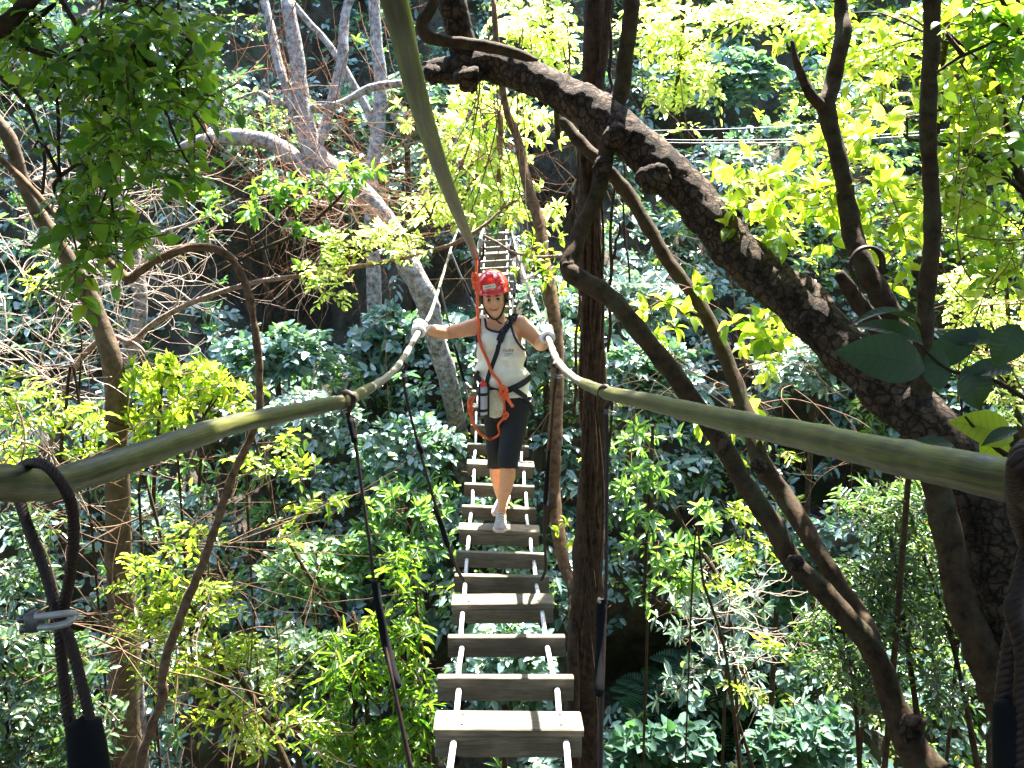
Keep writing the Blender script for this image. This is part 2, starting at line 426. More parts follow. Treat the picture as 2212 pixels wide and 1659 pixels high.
def sprays(cen, axis, slen, nleaf, ll, lw, mode='pinnate', flat=0.6, droop=0.25, jit=0.25, face=None, upn=None):
    """K sprays of nleaf leaves each; returns leaf arrays and twig polylines. upn: up direction of leaf blades"""
    K = len(cen); axis = unit(axis)
    up = np.tile(np.array([0, -0.25, 1.0]), (K, 1)) if upn is None else upn
    up = up + RNG.normal(size=(K, 3))*(1-flat)*0.8
    S = unit(np.cross(axis, up)); Nn = np.cross(S, axis)
    t = (np.arange(nleaf)+0.6)/nleaf
    if mode == 'whorl': t = 0.82+0.18*t
    pos = cen[:, None, :] + axis[:, None, :]*(t[None, :, None]*slen[:, None, None])
    pos = pos - np.array([0, 0, 1.0])*(droop*slen[:, None]*t[None, :]**2)[..., None]
    if mode == 'whorl':
        ang = 2*math.pi*(np.arange(nleaf)/nleaf)[None, :] + RNG.uniform(0, 6.28, (K, 1))
        rad = (S[:, None, :]*np.cos(ang)[..., None] + np.cross(axis, S)[:, None, :]*np.sin(ang)[..., None])
        D = axis[:, None, :]*0.45 + rad
        # open the whorl towards the sky
        D = D + up[:, None, :]*0.15
    else:
        side = np.where(np.arange(nleaf) % 2 == 0, 1.0, -1.0)
        D = axis[:, None, :]*(0.5+0.5*t[None, :, None]**2) + S[:, None, :]*(side[None, :, None]*(0.95-0.7*t[None, :, None]**3))
    D = D + RNG.normal(size=D.shape)*jit
    D = D - np.array([0, 0, 1.0])*RNG.uniform(0, droop*1.2, D.shape[:2])[..., None]
    N = Nn[:, None, :]*0.8 + up[:, None, :]*0.5 + RNG.normal(size=D.shape)*jit*1.2
    L = ll*RNG.uniform(0.65, 1.2, D.shape[:2]); Wd = lw*(L/ll)*RNG.uniform(.8, 1.15, D.shape[:2])
    if mode != 'whorl': L = L*(0.75+0.35*np.sin(t*math.pi))[None, :]
    A = cen; E = cen + axis*slen[:, None] - np.array([0, 0, 1.0])*(droop*slen)[:, None]
    Mid = cen + axis*(slen*.5)[:, None] - np.array([0, 0, 1.0])*(droop*slen*.25)[:, None]
    return pos.reshape(-1, 3), D.reshape(-1, 3), N.reshape(-1, 3), L.ravel(), Wd.ravel(), (A, Mid, E)

def blob_points(blobs):
    """blobs: (px,py,d,rx,ry,rd,n) -> world points"""
    out, cs = [], []
    for (px, py, d, rx, ry, rd, n) in blobs:
        g = unit(RNG.normal(size=(n, 3)))*(RNG.uniform(0, 1, (n, 1))**0.4)
        a = np.stack([px+g[:, 0]*rx, py+g[:, 1]*ry, d+g[:, 2]*rd], 1)
        out.append(PA(a)); cs.append(np.tile(np.array(P(px, py, d)), (n, 1)))
    return np.concatenate(out), np.concatenate(cs)

def foliage(root, blobs, ll, lw, m, nleaf=8, slen=0.3, mode='pinnate', kind='simple', name='foliage', droop=0.3,
            out=0.6, flat=0.6, twm=None, twr=0.004, jit=0.25, azim=None, uv=False, split=None):
    pts, cs = blob_points(blobs)
    K = len(pts)
    ax = unit(pts-cs)*out + RNG.normal(size=(K, 3))*np.array([.8, .8, .35]) + np.array([0, 0, .1])
    if azim is not None: ax = ax + np.array(azim)
    ax = unit(ax); sl = slen*RNG.uniform(.6, 1.3, K)
    cen = pts - ax*(sl*.5)[:, None]
    B, D, N, L, Wd, tw = sprays(cen, ax, sl, nleaf, ll, lw, mode, flat, droop, jit)
    ob = leaves(name, B, D, N, L, Wd, m, root, kind, uv=uv)
    if twm: tag(twigs('twigs', *tw, np.full(K, twr), twm, root), kind='stuff')
    return ob

# ------------------------------------------------------------------ camera, light, air
scene = bpy.context.scene
cam = bpy.data.objects.new('camera', bpy.data.cameras.new('camera')); C.objects.link(cam)
cam.location = (0, 0, CAMZ); cam.rotation_euler = (math.pi/2 - PITCH, 0, 0)
cam.data.sensor_width = 36; cam.data.lens = 36*FPX/W
cam.data.clip_start = 0.05; cam.data.clip_end = 2000
scene.camera = cam
SUN_EL, SUN_AZ = math.radians(SUN_EL_D), math.radians(SUN_AZ_D)
world = bpy.data.worlds.new('World'); scene.world = world; world.use_nodes = True
wn = world.node_tree; bg = wn.nodes['Background']
sk = wn.nodes.new('ShaderNodeTexSky'); sk.sky_type = 'NISHITA'; sk.sun_disc = False
sk.sun_elevation = SUN_EL; sk.sun_rotation = SUN_AZ; sk.air_density = 1.0; sk.dust_density = 1.0; sk.ozone_density = 1.0
wn.links.new(sk.outputs[0], bg.inputs[0]); bg.inputs[1].default_value = SKY_STR
sd = bpy.data.lights.new('sun', 'SUN'); sd.energy = SUN_STR; sd.angle = math.radians(0.53); sd.color = (1.0, .94, .84)
so = bpy.data.objects.new('sun', sd); C.objects.link(so); so.location = (5, 10, 40)
sdir = Vector((math.sin(SUN_AZ)*math.cos(SUN_EL), math.cos(SUN_AZ)*math.cos(SUN_EL), math.sin(SUN_EL)))
so.rotation_euler = sdir.to_track_quat('Z', 'Y').to_euler()
scene.view_settings.view_transform = 'Standard'; scene.view_settings.look = 'None'
scene.view_settings.exposure = EXPO; scene.view_settings.gamma = 1
scene.cycles.max_bounces = 7; scene.cycles.diffuse_bounces = 3; scene.cycles.glossy_bounces = 2
scene.cycles.transmission_bounces = 5; scene.cycles.transparent_max_bounces = 6
scene.cycles.caustics_reflective = False; scene.cycles.caustics_refractive = False
scene.cycles.use_denoising = True

# ------------------------------------------------------------------ terrain
def fr(x, y, z=0.0, o=4):
    return noise.fractal(Vector((x, y, z)), 0.9, 2.0, o)

PROF = [(-70, 12), (-30, 11.5), (-3, 9.4), (0, 8.6), (2, 6.6), (5, 3.0), (8, .6), (9.8, .1), (10.9, .6)]
HS = 1.2
def hill_y(z): return 19.0 + ((z-CAMZ)+1.0)/HS
for k in range(1, 150): PROF.append((hill_y(.6+k*0.2), .6+k*0.2))
PROF += [(44, 33), (60, 39), (140, 46), (320, 50)]
PROF = [(y, z) for (y, z) in PROF]
HOLLOWS = [(650, 600, 160, 150, 1.8), (1180, 560, 30, 60, .8), (1330, 1480, 90, 80, .8), (1450, 1420, 60, 60, .8), (720, 1500, 60, 40, .7), (250, 350, 60, 50, .7), (480, 1000, 60, 50, .6), (560, 560, 120, 70, 1.0), (1195, 400, 75, 170, 1.1), (960, 590, 60, 60, .9), (870, 660, 120, 55, .8), (1830, 1040, 130, 60, 1.0), (1390, 1380, 120, 70, 1.0),
           (1550, 285, 170, 45, .9), (1960, 440, 70, 40, .6), (700, 120, 60, 60, .8), (660, 760, 120, 40, .7), (1720, 960, 70, 70, .8), (1500, 1600, 130, 50, .8)]
def hollow(px, py):
    h = 0
    for (a, b, rx, ry, s) in HOLLOWS:
        q = ((px-a)/rx)**2 + ((py-b)/ry)**2
        h = h + s*np.exp(-q*q*0.7)
    return h
def hill_pos(x, z, off=0.0, detail=True):
    """point of the far slope at sideways x and height z"""
    y = hill_y(z) - 0.010*x*x
    n1 = fr(x*.28, z*.28, 3.1)*1.0
    n2 = fr(x*1.3, z*1.3, 9.0)*0.22 if detail else 0
    return y, n1+n2
def terrain():
    xs = list(np.linspace(-150, -18, 12)) + list(np.linspace(-17, 17, 150)) + list(np.linspace(18, 150, 12))
    vs = []
    for (y, z) in PROF:
        for x in xs:
            hillf = min(1, max(0, (y-9)/3))
            yy = y - 0.010*min(x*x, 900)*hillf
            amp = 1.0 if abs(x) < 18 else .3
            n = fr(x*.28, z*.28, 3.1)*1.0 + fr(x*1.3, z*1.3, 9.0)*.22 + abs(fr(x*3.1, z*3.1, 5.0, 3))*.12
            n *= amp
            if y < 9: n = fr(x*.3, y*.3, 7)*.35*amp
            if y > 11 and y < 30 and abs(x) < 17:
                q = proj([(x, yy, z)])[0]
                n += -float(hollow(q[0], q[1]))*1.0
            if hillf > 0: vs.append((x, yy - n*.77*hillf, z + n*.64*hillf))
            else: vs.append((x, yy, z+n))
    nx = len(xs); q = []
    for j in range(len(PROF)-1):
        for i in range(nx-1): q.append((j*nx+i, j*nx+i+1, (j+1)*nx+i+1, (j+1)*nx+i))
    ob = npmesh('hillside', np.array(vs), np.array(q), M['rock'])
    ob.data.polygons.foreach_set('use_smooth', [True]*len(ob.data.polygons))
    tag(ob, kind='structure')
    bm = bmesh.new(); bm.from_mesh(ob.data); t = BVHTree.FromBMesh(bm); bm.free()
    return ob, t
hill_ob, HILL = terrain()
def ground_at(x, y):
    h = HILL.ray_cast(Vector((x, y, 90)), Vector((0, 0, -1)))
    return h[0].z if h[0] else 0.0
def drop(p):
    return Vector((p.x, p.y, ground_at(p.x, p.y)))

# ------------------------------------------------------------------ leaf cover of the slope
def cover(name, label, n, ll, lw, m, mode, nleaf, slen, seedz, lo, offmax, region=None, kind='simple', dens=0.0, twm=None):
    x = RNG.uniform(-14.5, 14.5, n*3); z = RNG.uniform(CAMZ-10, CAMZ+8.5, n*3)
    y = hill_y(z) - .010*x*x
    pr = proj(np.stack([x, y, z], 1))
    keep = (pr[:, 0] > -220) & (pr[:, 0] < W+220) & (pr[:, 1] > -500) & (pr[:, 1] < H+160)
    keep &= RNG.uniform(0, 1, len(x)) < np.clip(1 - hollow(pr[:, 0], pr[:, 1])*1.15, 0.0, 1)
    if region is not None:
        keep &= RNG.uniform(0, 1, len(x)) < region(pr[:, 0], pr[:, 1])
    x, z, y = x[keep][:n], z[keep][:n], y[keep][:n]
    c1 = np.array([fr(a*.9, b*.9, seedz, 3) for a, b in zip(x, z)])
    c0 = np.array([fr(a*.28, b*.28, 3.1)*1.0 + fr(a*1.3, b*1.3, 9.0)*.22 for a, b in zip(x, z)])
    k2 = RNG.uniform(0, 1, len(x)) < np.clip((c1-lo)*4, 0.04, 1)
    x, z, y, c1, c0 = x[k2], z[k2], y[k2], c1[k2], c0[k2]
    pr = proj(np.stack([x, y, z], 1))
    ho = hollow(pr[:, 0], pr[:, 1])
    off = c0 - ho + np.clip(c1-lo, 0, 1)*offmax*RNG.uniform(.3, 1, len(x)) + RNG.uniform(0, .25, len(x))
    cen = np.stack([x, y-off*.77, z+off*.64], 1)
    K = len(x)
    ax = RNG.normal(size=(K, 3))*np.array([1, .6, .45]) + np.array([0, -.75, .25])
    sl = slen*RNG.uniform(.6, 1.4, K)
    B, D, N, L, Wd, tw = sprays(cen, ax, sl, nleaf, ll, lw, mode, .72, .3, .22, upn=np.tile(np.array([0.08, -.5, 1.0]), (K, 1)))
    L = L*np.repeat(RNG.uniform(.5, 1.5, K), nleaf); Wd = Wd*np.repeat(RNG.uniform(.7, 1.2, K), nleaf)
    ob = leaves(name, B, D, N, L, Wd, m, None, kind)
    tag(ob, kind='stuff', label=label, cat='undergrowth')
    if twm:
        t = twigs('twigs', *tw, np.full(K, .006), twm, ob); tag(t, kind='stuff')
    return ob

def reg(*bl, base=0.0):
    def f(px, py):
        v = base
        for (a, b, rx, ry, s) in bl:
            v = v + s*np.exp(-(((px-a)/rx)**2 + ((py-b)/ry)**2))
        return np.clip(v, 0, 1)
    return f
cover('undergrowth', 'broad blue-green leaves of the creepers covering the whole far slope', 15000, .165, .105, M['leaf_hill'], 'pinnate', 7, .42, 2.0, -.16, 1.3,
      twm=M['twig'])
cover('undergrowth', 'round pale leaves mixed over the far slope behind the walker', 3600, .20, .15, M['leaf_hill'], 'whorl', 5, .25, 5.5, -.05, 1.4)
cover('undergrowth', 'fresher green narrow leaves low on the slope left and right of the bridge', 5600, .15, .06, M['leaf_hill_green'], 'whorl', 8, .3, 7.7, -.2, 1.7,
      region=reg((800, 1250, 420, 420, 1.0), (1500, 1150, 300, 260, .4), (300, 700, 300, 500, .5), base=.12), twm=M['twig'])
cover('undergrowth', 'small yellowish leaves of the sunny right side of the slope', 6500, .12, .065, M['leaf_bright'], 'pinnate', 8, .4, 11.2, -.16, 2.0,
      region=reg((1950, 350, 420, 420, 1.0), (2000, 1150, 320, 420, .9), (1500, 60, 260, 160, .9), (1350, 900, 200, 260, .35), base=.03), twm=M['twig'])

# ferns low on the slope
def fern_cover(spots):
    Bs, Ds, Ns, Ls, Ws = [], [], [], [], []
    for (px, py, d, n) in spots:
        c = P(px, py, d)
        h = HILL.find_nearest(c)[0]
        for k in range(n):
            a = rnd.uniform(0, 2*math.pi)
            ax = Vector((math.cos(a), math.sin(a)*.7-.45, .55)).normalized()
            L = rnd.uniform(.6, 1.0); m = 17
            side = ax.cross(Vector((0, -.3, 1))).normalized(); up = side.cross(ax)
            for i in range(m):
                t = (i+1)/m
                p = h + ax*L*t - Vector((0, 0, .55))*L*t*t
                tang = (ax - Vector((0, 0, 1.1))*t).normalized()
                for s in (-1, 1):
                    Bs.append(p); Ds.append(side*s + tang*.45); Ns.append(up); Ls.append(.20*math.sin(math.pi*min(1, .12+t*.86))**.8+.02); Ws.append(.042)
    ob = leaves('ferns', np.array(Bs), np.array(Ds), np.array(Ns), np.array(Ls), np.array(Ws), M['fern'], None, 'simple', curl=.6)
    tag(ob, 'feathery dark fern fronds hanging low on the shaded slope at lower right and behind the walker', 'ferns', kind='stuff')
fsp = [(rnd.gauss(1560, 110), rnd.gauss(1500, 80), 15.0, 7) for _ in range(22)] + [(rnd.gauss(1700, 90), rnd.gauss(1290, 60), 15.5, 6) for _ in range(10)] \
    + [(rnd.gauss(885, 60), rnd.gauss(650, 50), 17.5, 6) for _ in range(10)] + [(rnd.gauss(1190, 25), rnd.gauss(640, 40), 17.5, 6) for _ in range(5)]
fern_cover(fsp)

# rock face behind the bridge and dark hollow rock at left
def rock_thing(name, label, px, py, d, sx, sy, sz, seed):
    c = P(px, py, d); c.y += 0.0
    t = None
    bm = bmesh.new(); bmesh.ops.create_icosphere(bm, subdivisions=5, radius=1)
    for v in bm.verts:
        q = v.co.copy()
        # blocky: push towards a rounded box
        mx = max(abs(q.x), abs(q.y), abs(q.z)); b = q/mx
        q = q.lerp(b, .55)
        st = noise.fractal(Vector((q.x*1.2+seed, q.y*1.2, q.z*3.2)), .8, 2.1, 5)
        q *= 1+.20*st
        v.co = Vector((q.x*sx, q.y*sy, q.z*sz))
    me = bpy.data.meshes.new(name); bm.to_mesh(me); bm.free(); me.materials.append(M['rock'])
    me.polygons.foreach_set('use_smooth', [True]*len(me.polygons))
    o = bpy.data.objects.new(name, me); C.objects.link(o); o.location = c
    tag(o, label, 'rock'); return o
rock_thing('rock_face', 'tall dark layered rock face behind the yellow leaves right of the upper bridge', 1205, 350, 21.0, .62, .8, 1.0, 3)
rock_thing('boulder', 'dark overhanging boulder above the black hollow at left of the walker', 640, 500, 20.2, 1.4, .9, .35, 8)
rock_thing('boulder', 'black shaded boulder behind the grey leaning trunk left of the helmet', 985, 600, 20.0, .5, .6, .7, 12)

# ------------------------------------------------------------------ the big leaning tree
def trunk_part(name, pl, m, root, seg=12, sub=6, lump=.12, lf=6, toground=False, ext=None, smooth=True, wob=0):
    pts, rr = track(pl)
    if ext: 
        for e, r in ext: pts.append(Vector(e)); rr.append(r)
    if toground:
        g = drop(pts[-1]); g.z -= .3
        pts.append((pts[-1]+g)/2); rr.append(rr[-1]*1.08); pts.append(g); rr.append(rr[-2]*1.25)
    b = MB(); b.tube(pts, rr, seg=seg, sub=sub, lump=lump, lfreq=lf)
    return b.build(name, m, root)

mainpl = [(925, 152, 6.7, 20), (965, 152, 6.65, 31), (1010, 148, 6.6, 33), (1055, 140, 6.55, 35), (1105, 150, 6.5, 36), (1155, 171, 6.4, 36), (1205, 195, 6.3, 38), (1255, 222, 6.2, 42), (1303, 252, 6.1, 45),
          (1360, 300, 6.0, 46), (1420, 355, 5.9, 46), (1475, 405, 5.85, 46), (1540, 480, 5.75, 45), (1612, 562, 5.65, 47), (1714, 646, 5.5, 52), (1809, 736, 5.35, 55),
          (1900, 820, 5.2, 56), (2010, 925, 5.0, 60), (2090, 1040, 4.9, 70), (2150, 1150, 4.85, 80), (2195, 1280, 4.8, 88), (2230, 1450, 4.8, 95), (2250, 1700, 4.8, 105)]
base = P(2250, 1700, 4.8); gb = drop(base)
big = thing('leaning_tree', 'huge leaning tree with dark cracked bark, from lower right up to top centre', 'tree', gb)
trunk_part('trunk', mainpl, M['bark_main'], big, seg=40, sub=10, lump=.16, lf=7, ext=[((base.x+.1, base.y, (base.z+gb.z)/2), .27), ((gb.x, gb.y, gb.z-.3), .36)])
BR = [
 ('branch', [(1303, 262, 6.1, 22), (1330, 225, 6.1, 20), (1345, 180, 6.1, 18), (1352, 110, 6.05, 17), (1362, 40, 6.0, 18), (1366, -60, 6.0, 18), (1380, -420, 5.9, 16)], 'bark_smooth', 14),
 ('branch', [(1012, 150, 6.6, 28), (1000, 95, 6.6, 32), (985, 40, 6.55, 31), (975, -40, 6.5, 31), (970, -400, 6.4, 28)], 'bark_main', 18),
 ('branch', [(945, -60, 6.35, 11), (935, 10, 6.35, 12), (912, 50, 6.35, 14), (925, 80, 6.35, 14), (975, 90, 6.35, 13), (1030, 97, 6.33, 13), (1085, 107, 6.3, 13), (1135, 122, 6.25, 10), (1160, 130, 6.2, 4)], 'bark_smooth', 12),
 ('branch', [(1318, 290, 6.0, 18), (1308, 340, 5.95, 17), (1290, 420, 5.9, 17), (1262, 480, 5.85, 17), (1245, 530, 5.8, 18), (1228, 575, 5.75, 21), (1250, 600, 5.7, 22), (1300, 630, 5.65, 21), (1340, 665, 5.6, 21), (1400, 740, 5.55, 20), (1460, 815, 5.5, 21),
             (1520, 900, 5.45, 20), (1560, 960, 5.4, 22), (1605, 1040, 5.35, 20), (1680, 1150, 5.3, 22), (1710, 1210, 5.3, 23), (1790, 1290, 5.25, 22), (1860, 1370, 5.2, 23), (1900, 1440, 5.2, 26), (1935, 1530, 5.2, 28), (1960, 1600, 5.15, 33), (2010, 1670, 5.1, 40)], 'bark_smooth', 18),
 ('branch', [(1215, 260, 6.5, 13), (1255, 310, 6.45, 14), (1300, 355, 6.4, 15), (1350, 410, 6.4, 15), (1400, 490, 6.35, 15), (1440, 560, 6.3, 15), (1500, 640, 6.25, 15), (1545, 720, 6.2, 16), (1590, 830, 6.1, 17), (1620, 920, 6.0, 19), (1645, 1000, 5.9, 21),
             (1700, 1080, 5.8, 21), (1760, 1180, 5.6, 20), (1820, 1275, 5.5, 20), (1870, 1350, 5.35, 20), (1890, 1400, 5.25, 18)], 'bark_smooth', 16),
 ('branch', [(1990, 900, 5.05, 26), (1955, 780, 5.1, 30), (1925, 690, 5.15, 27), (1890, 620, 5.2, 24), (1865, 570, 5.2, 22), (1845, 510, 5.25, 22), (1830, 440, 5.3, 20), (1815, 350, 5.3, 18), (1792, 270, 5.35, 18), (1785, 225, 5.35, 20), (1800, 175, 5.4, 18), (1812, 120, 5.4, 17), (1822, 60, 5.45, 18), (1815, 0, 5.5, 14), (1800, -200, 5.5, 11)], 'bark_smooth', 16),
 ('branch', [(1785, 240, 5.35, 13), (1752, 205, 5.3, 12), (1735, 170, 5.3, 11), (1722, 140, 5.25, 8), (1712, 95, 5.25, 5), (1709, 88, 5.25, 3)], 'bark_red', 9),
 ('branch', [(1985, 880, 5.0, 24), (1993, 760, 5.0, 22), (1998, 680, 5.0, 19), (2010, 560, 4.95, 18), (2015, 470, 4.95, 18), (2010, 380, 4.95, 17), (2005, 280, 4.9, 18), (2008, 170, 4.9, 18), (2013, 60, 4.9, 19), (2010, -60, 4.9, 18), (2000, -400, 4.9, 15)], 'bark_smooth', 16),
 ('branch', [(1930, 770, 5.15, 22), (1890, 700, 5.1, 20), (1850, 650, 5.05, 18), (1822, 605, 5.0, 15), (1810, 592, 5.0, 13)], 'bark_red', 12),
 ('branch', [(2012, 1010, 4.7, 30), (2030, 1080, 4.7, 32), (2055, 1190, 4.7, 31), (2072, 1290, 4.7, 32), (2105, 1370, 4.7, 36), (2140, 1450, 4.75, 40), (2190, 1560, 4.8, 45)], 'bark_smooth', 16),
 ('branch', [(2100, 1110, 5.2, 16), (2145, 1200, 5.2, 18), (2165, 1330, 5.2, 18), (2190, 1480, 5.1, 18)], 'bark_smooth', 12),
]
for nm, pl, mm, sg in BR: trunk_part(nm, pl, M[mm], big, seg=sg, sub=7, lump=.16, lf=10)
# knots and the torn end
b = MB()
_b = None
for (px, py, d, r) in [(1415, 385, 5.72, 34), (1300, 360, 5.85, 24), (1010, 170, 6.45, 30), (940, 160, 6.6, 24), (1510, 900, 5.35, 16), (1715, 1215, 5.22, 20), (1640, 1005, 5.8, 18), (1228, 575, 5.72, 16), (1560, 965, 5.34, 16), (1335, 290, 5.85, 30), (1970, 1570, 5.1, 30)]:
    b = MB(); c = P(px, py, d); R = r*d/FPX; k0 = len(b.v)
    b.ellipsoid(c, (R, R*.8, R*.9), nu=20, nv=14)
    for i in range(k0, len(b.v)):
        q = b.v[i]-c; b.v[i] = c + q*(1+.35*noise.fractal(b.v[i]*14, .8, 2, 4))
    b.build('knot', M['bark_main'], big)
for k in range(14):
    b = MB(); p = P(960+rnd.uniform(-14, 6), 152+rnd.uniform(-24, 24), 6.65); b.tube([p, p+Vector((-rnd.uniform(.05, .14), rnd.uniform(-.03, .03), rnd.uniform(-.03, .03)))], [.016, .003], seg=5, sub=1); b.build('splinter', M['bark_red'], big)
# wire loop resting on the cut stump
b = MB(); cc = P(1866, 560, 5.12)
for s in (0, 1):
    pts = []
    for k in range(13):
        a = math.pi*(-.15 + 1.25*k/12); pts.append(cc + Vector((-(math.cos(a))*.085*(1-.1*s), -.06+.03*s, math.sin(a)*.085 - .02)))
    b.tube(pts, .009, seg=8, sub=3)
o = b.build('wire_loop', M['wire'], None, origin=cc); tag(o, 'dark twisted wire loop hooked over the forked stump of the leaning tree', 'wire')
# crown of the big tree: leaves of the right side
foliage(big, [(1600, 395, 5.9, 90, 60, .4, 16), (1720, 450, 5.8, 120, 80, .5, 28), (1850, 350, 5.8, 120, 90, .5, 22), (1940, 470, 5.7, 90, 110, .5, 24), (1900, 230, 6.0, 120, 70, .5, 18),
              (1660, 700, 6.2, 90, 70, .4, 14), (1450, 660, 6.2, 70, 70, .4, 10), (1590, 900, 6.2, 80, 60, .4, 8)],
        .115, .055, M['leaf_bright'], nleaf=6, slen=.26, mode='whorl', kind='fine', name='foliage', twm=M['twig'], flat=.5)
foliage(big, [(2150, -420, 5.2, 300, 130, .8, 90)], .12, .06, M['leaf_mid'], nleaf=8, slen=.4, name='unseen_shade_foliage', twm=M['twig'])  # unseen crown leaves added to shade the leaning trunk

# ------------------------------------------------------------------ straight red trunk right of the bridge
pl = [(1285, -350, 7.4, 17), (1285, 0, 7.4, 23), (1280, 120, 7.4, 23), (1276, 300, 7.5, 24), (1274, 500, 7.55, 25), (1276, 640, 7.6, 26), (1282, 760, 7.65, 26), (1286, 900, 7.7, 27), (1280, 1040, 7.75, 29), (1272, 1180, 7.8, 33), (1268, 1330, 7.85, 37), (1264, 1480, 7.9, 36), (1268, 1660, 7.95, 34), (1270, 1800, 8.0, 36)]
base = P(*pl[-1][:3]); gb = drop(base)
t2 = thing('straight_tree', 'straight dark reddish tree trunk standing just right of the plank bridge', 'tree', gb)
trunk_part('trunk', pl, M['bark_red'], t2, seg=28, sub=8, lump=.14, lf=7, toground=True)
trunk_part('limb', [(1275, 330, 7.4, 10), (1315, 20, 7.3, 11), (1322, -120, 7.2, 9)], M['bark_red'], t2, seg=8)
trunk_part('limb', [(1240, 1650, 7.6, 14), (1238, 1400, 7.7, 12), (1238, 1290, 8.0, 11), (1226, 1235, 8.25, 8), (1222, 1225, 8.3, 4)], M['bark_red'], t2, seg=8)
b = MB()   # clinging root strands
for k in range(15):
    x0 = rnd.uniform(-22, 22); ph = rnd.uniform(0, 6)
    b.tube([P(1278+x0*.9+9*math.sin(y/90+ph), y, 7.42+.10*abs(math.sin(y/300+ph))) for y in range(int(rnd.uniform(-60, 500)), int(rnd.uniform(700, 1660)), 55)], rnd.uniform(.006, .014), seg=6, sub=3)
b.build('root_strands', M['bark_red'], t2)
b = MB()
for (x0, y0, x1, y1) in [(1302, -40, 1292, 280), (1316, -40, 1322, 200), (1252, 330, 1228, 620), (1326, 400, 1312, 760), (1345, 330, 1358, 610), (1338, 480, 1330, 560), (1240, 420, 1220, 590), (1255, 640, 1235, 900)]:
    b.tube([P(x0+(x1-x0)*k/6+rnd.uniform(-5, 5), y0+(y1-y0)*k/6, 7.1) for k in range(7)], rnd.uniform(.006, .014), seg=6, sub=3, lump=.2)
b.build('hanging_roots', M['bark_red'], t2)

# thin trunk with twin bends next to it
pl = [(1066, 0, 9.2, 6), (1075, 120, 9.2, 7), (1095, 240, 9.2, 8), (1118, 300, 9.2, 10), (1140, 400, 9.1, 12), (1165, 480, 9.0, 13), (1176, 560, 8.9, 13), (1190, 640, 8.8, 14), (1203, 740, 8.7, 15), (1203, 860, 8.6, 15), (1196, 980, 8.5, 16), (1197, 1060, 8.5, 14), (1206, 1150, 8.4, 15), (1222, 1230, 8.3, 13), (1246, 1290, 8.2, 12), (1258, 1360, 8.1, 12), (1262, 1500, 8.0, 12)]
base = P(*pl[-1][:3]); gb = drop(base)
t3 = thing('slender_tree', 'slender brown tree with crooked stem between walker and straight trunk', 'tree', gb)
trunk_part('trunk', pl, M['bark_mid'], t3, seg=14, sub=6, lump=.12, lf=10, toground=True)
trunk_part('branch', [(1196, 1060, 8.5, 9), (1190, 1090, 8.4, 6), (1184, 1110, 8.4, 3)], M['bark_red'], t3, seg=8)
foliage(t3, [(1165, 520, 8.6, 45, 25, .3, 7), (1160, 560, 8.6, 50, 25, .3, 6), (1200, 590, 8.4, 40, 30, .3, 6), (1225, 1130, 8.2, 30, 15, .2, 3), (1110, 470, 8.8, 40, 20, .3, 4)],
        .085, .034, M['leaf_bright'], nleaf=7, slen=.14, mode='whorl', kind='fine', twm=M['twig'])

# ------------------------------------------------------------------ pale background trees, left of the line
def tree(name, label, pls, m, fol=None, cat='tree', gi=0):
    base = P(*pls[gi][-1][:3]); gb = drop(base)
    t = thing(name, label, cat, gb)
    for k, pl in enumerate(pls):
        trunk_part('trunk' if k == gi else 'branch', pl, m, t, seg=16 if pl[0][3] > 9 or pl[-1][3] > 9 else 7, sub=5, lump=.16, lf=6, toground=(k == gi))
    if fol: fol(t)
    return t
tree('leaning_grey_tree', 'pale grey flaking trunk leaning behind the walker on the left', [
    [(620, 0, 15, 14), (640, 120, 15, 16), (655, 240, 15, 18), (680, 330, 15, 24), (725, 375, 15, 24), (790, 425, 15, 24), (850, 500, 15, 22), (885, 580, 15, 25), (922, 650, 15.1, 25), (943, 740, 15.3, 22), (968, 820, 15.5, 21), (988, 920, 16.1, 20), (998, 980, 16.6, 19)],
    [(330, 380, 15.9, 5), (375, 335, 15.7, 9), (420, 308, 15.5, 13), (470, 300, 15.4, 16), (530, 297, 15.3, 18), (590, 310, 15.2, 18), (640, 345, 15.1, 20), (700, 385, 15, 22), (760, 420, 14.8, 24)],
    [(560, -40, 15.3, 9), (585, 60, 15.2, 9), (600, 130, 15.1, 10), (622, 200, 15, 11), (650, 290, 15, 12), (672, 350, 15, 12)],
    [(510, 215, 15.2, 3), (560, 200, 15.2, 4), (600, 222, 15, 6), (680, 232, 15, 7), (740, 222, 15, 8), (800, 190, 15, 9), (880, 178, 15, 9), (950, 165, 15, 8)],
    [(770, -60, 15.4, 9), (745, 40, 15.4, 10), (740, 120, 15.3, 12), (715, 230, 15.2, 12), (685, 320, 15, 13)],
], M['bark_pale'])
tree('mottled_grey_tree', 'upright mottled grey trunk behind the hanging twigs at top left of centre', [
    [(805, -60, 17, 12), (812, 80, 17, 13), (822, 180, 17, 14), (815, 290, 17, 15), (800, 400, 17, 15), (805, 520, 17, 15)],
    [(590, -50, 17, 6), (660, 40, 17, 7), (720, 110, 17, 8), (790, 230, 17, 9), (812, 290, 17, 9)]], M['bark_pale'])
tree('grey_post_tree', 'straight grey tree trunk holding the far end of the bridge', [
    [(1105, 380, 19.0, 13), (1110, 470, 19, 16), (1118, 540, 19, 18), (1124, 620, 19, 17), (1128, 720, 18.9, 18)]], M['bark_pale'])
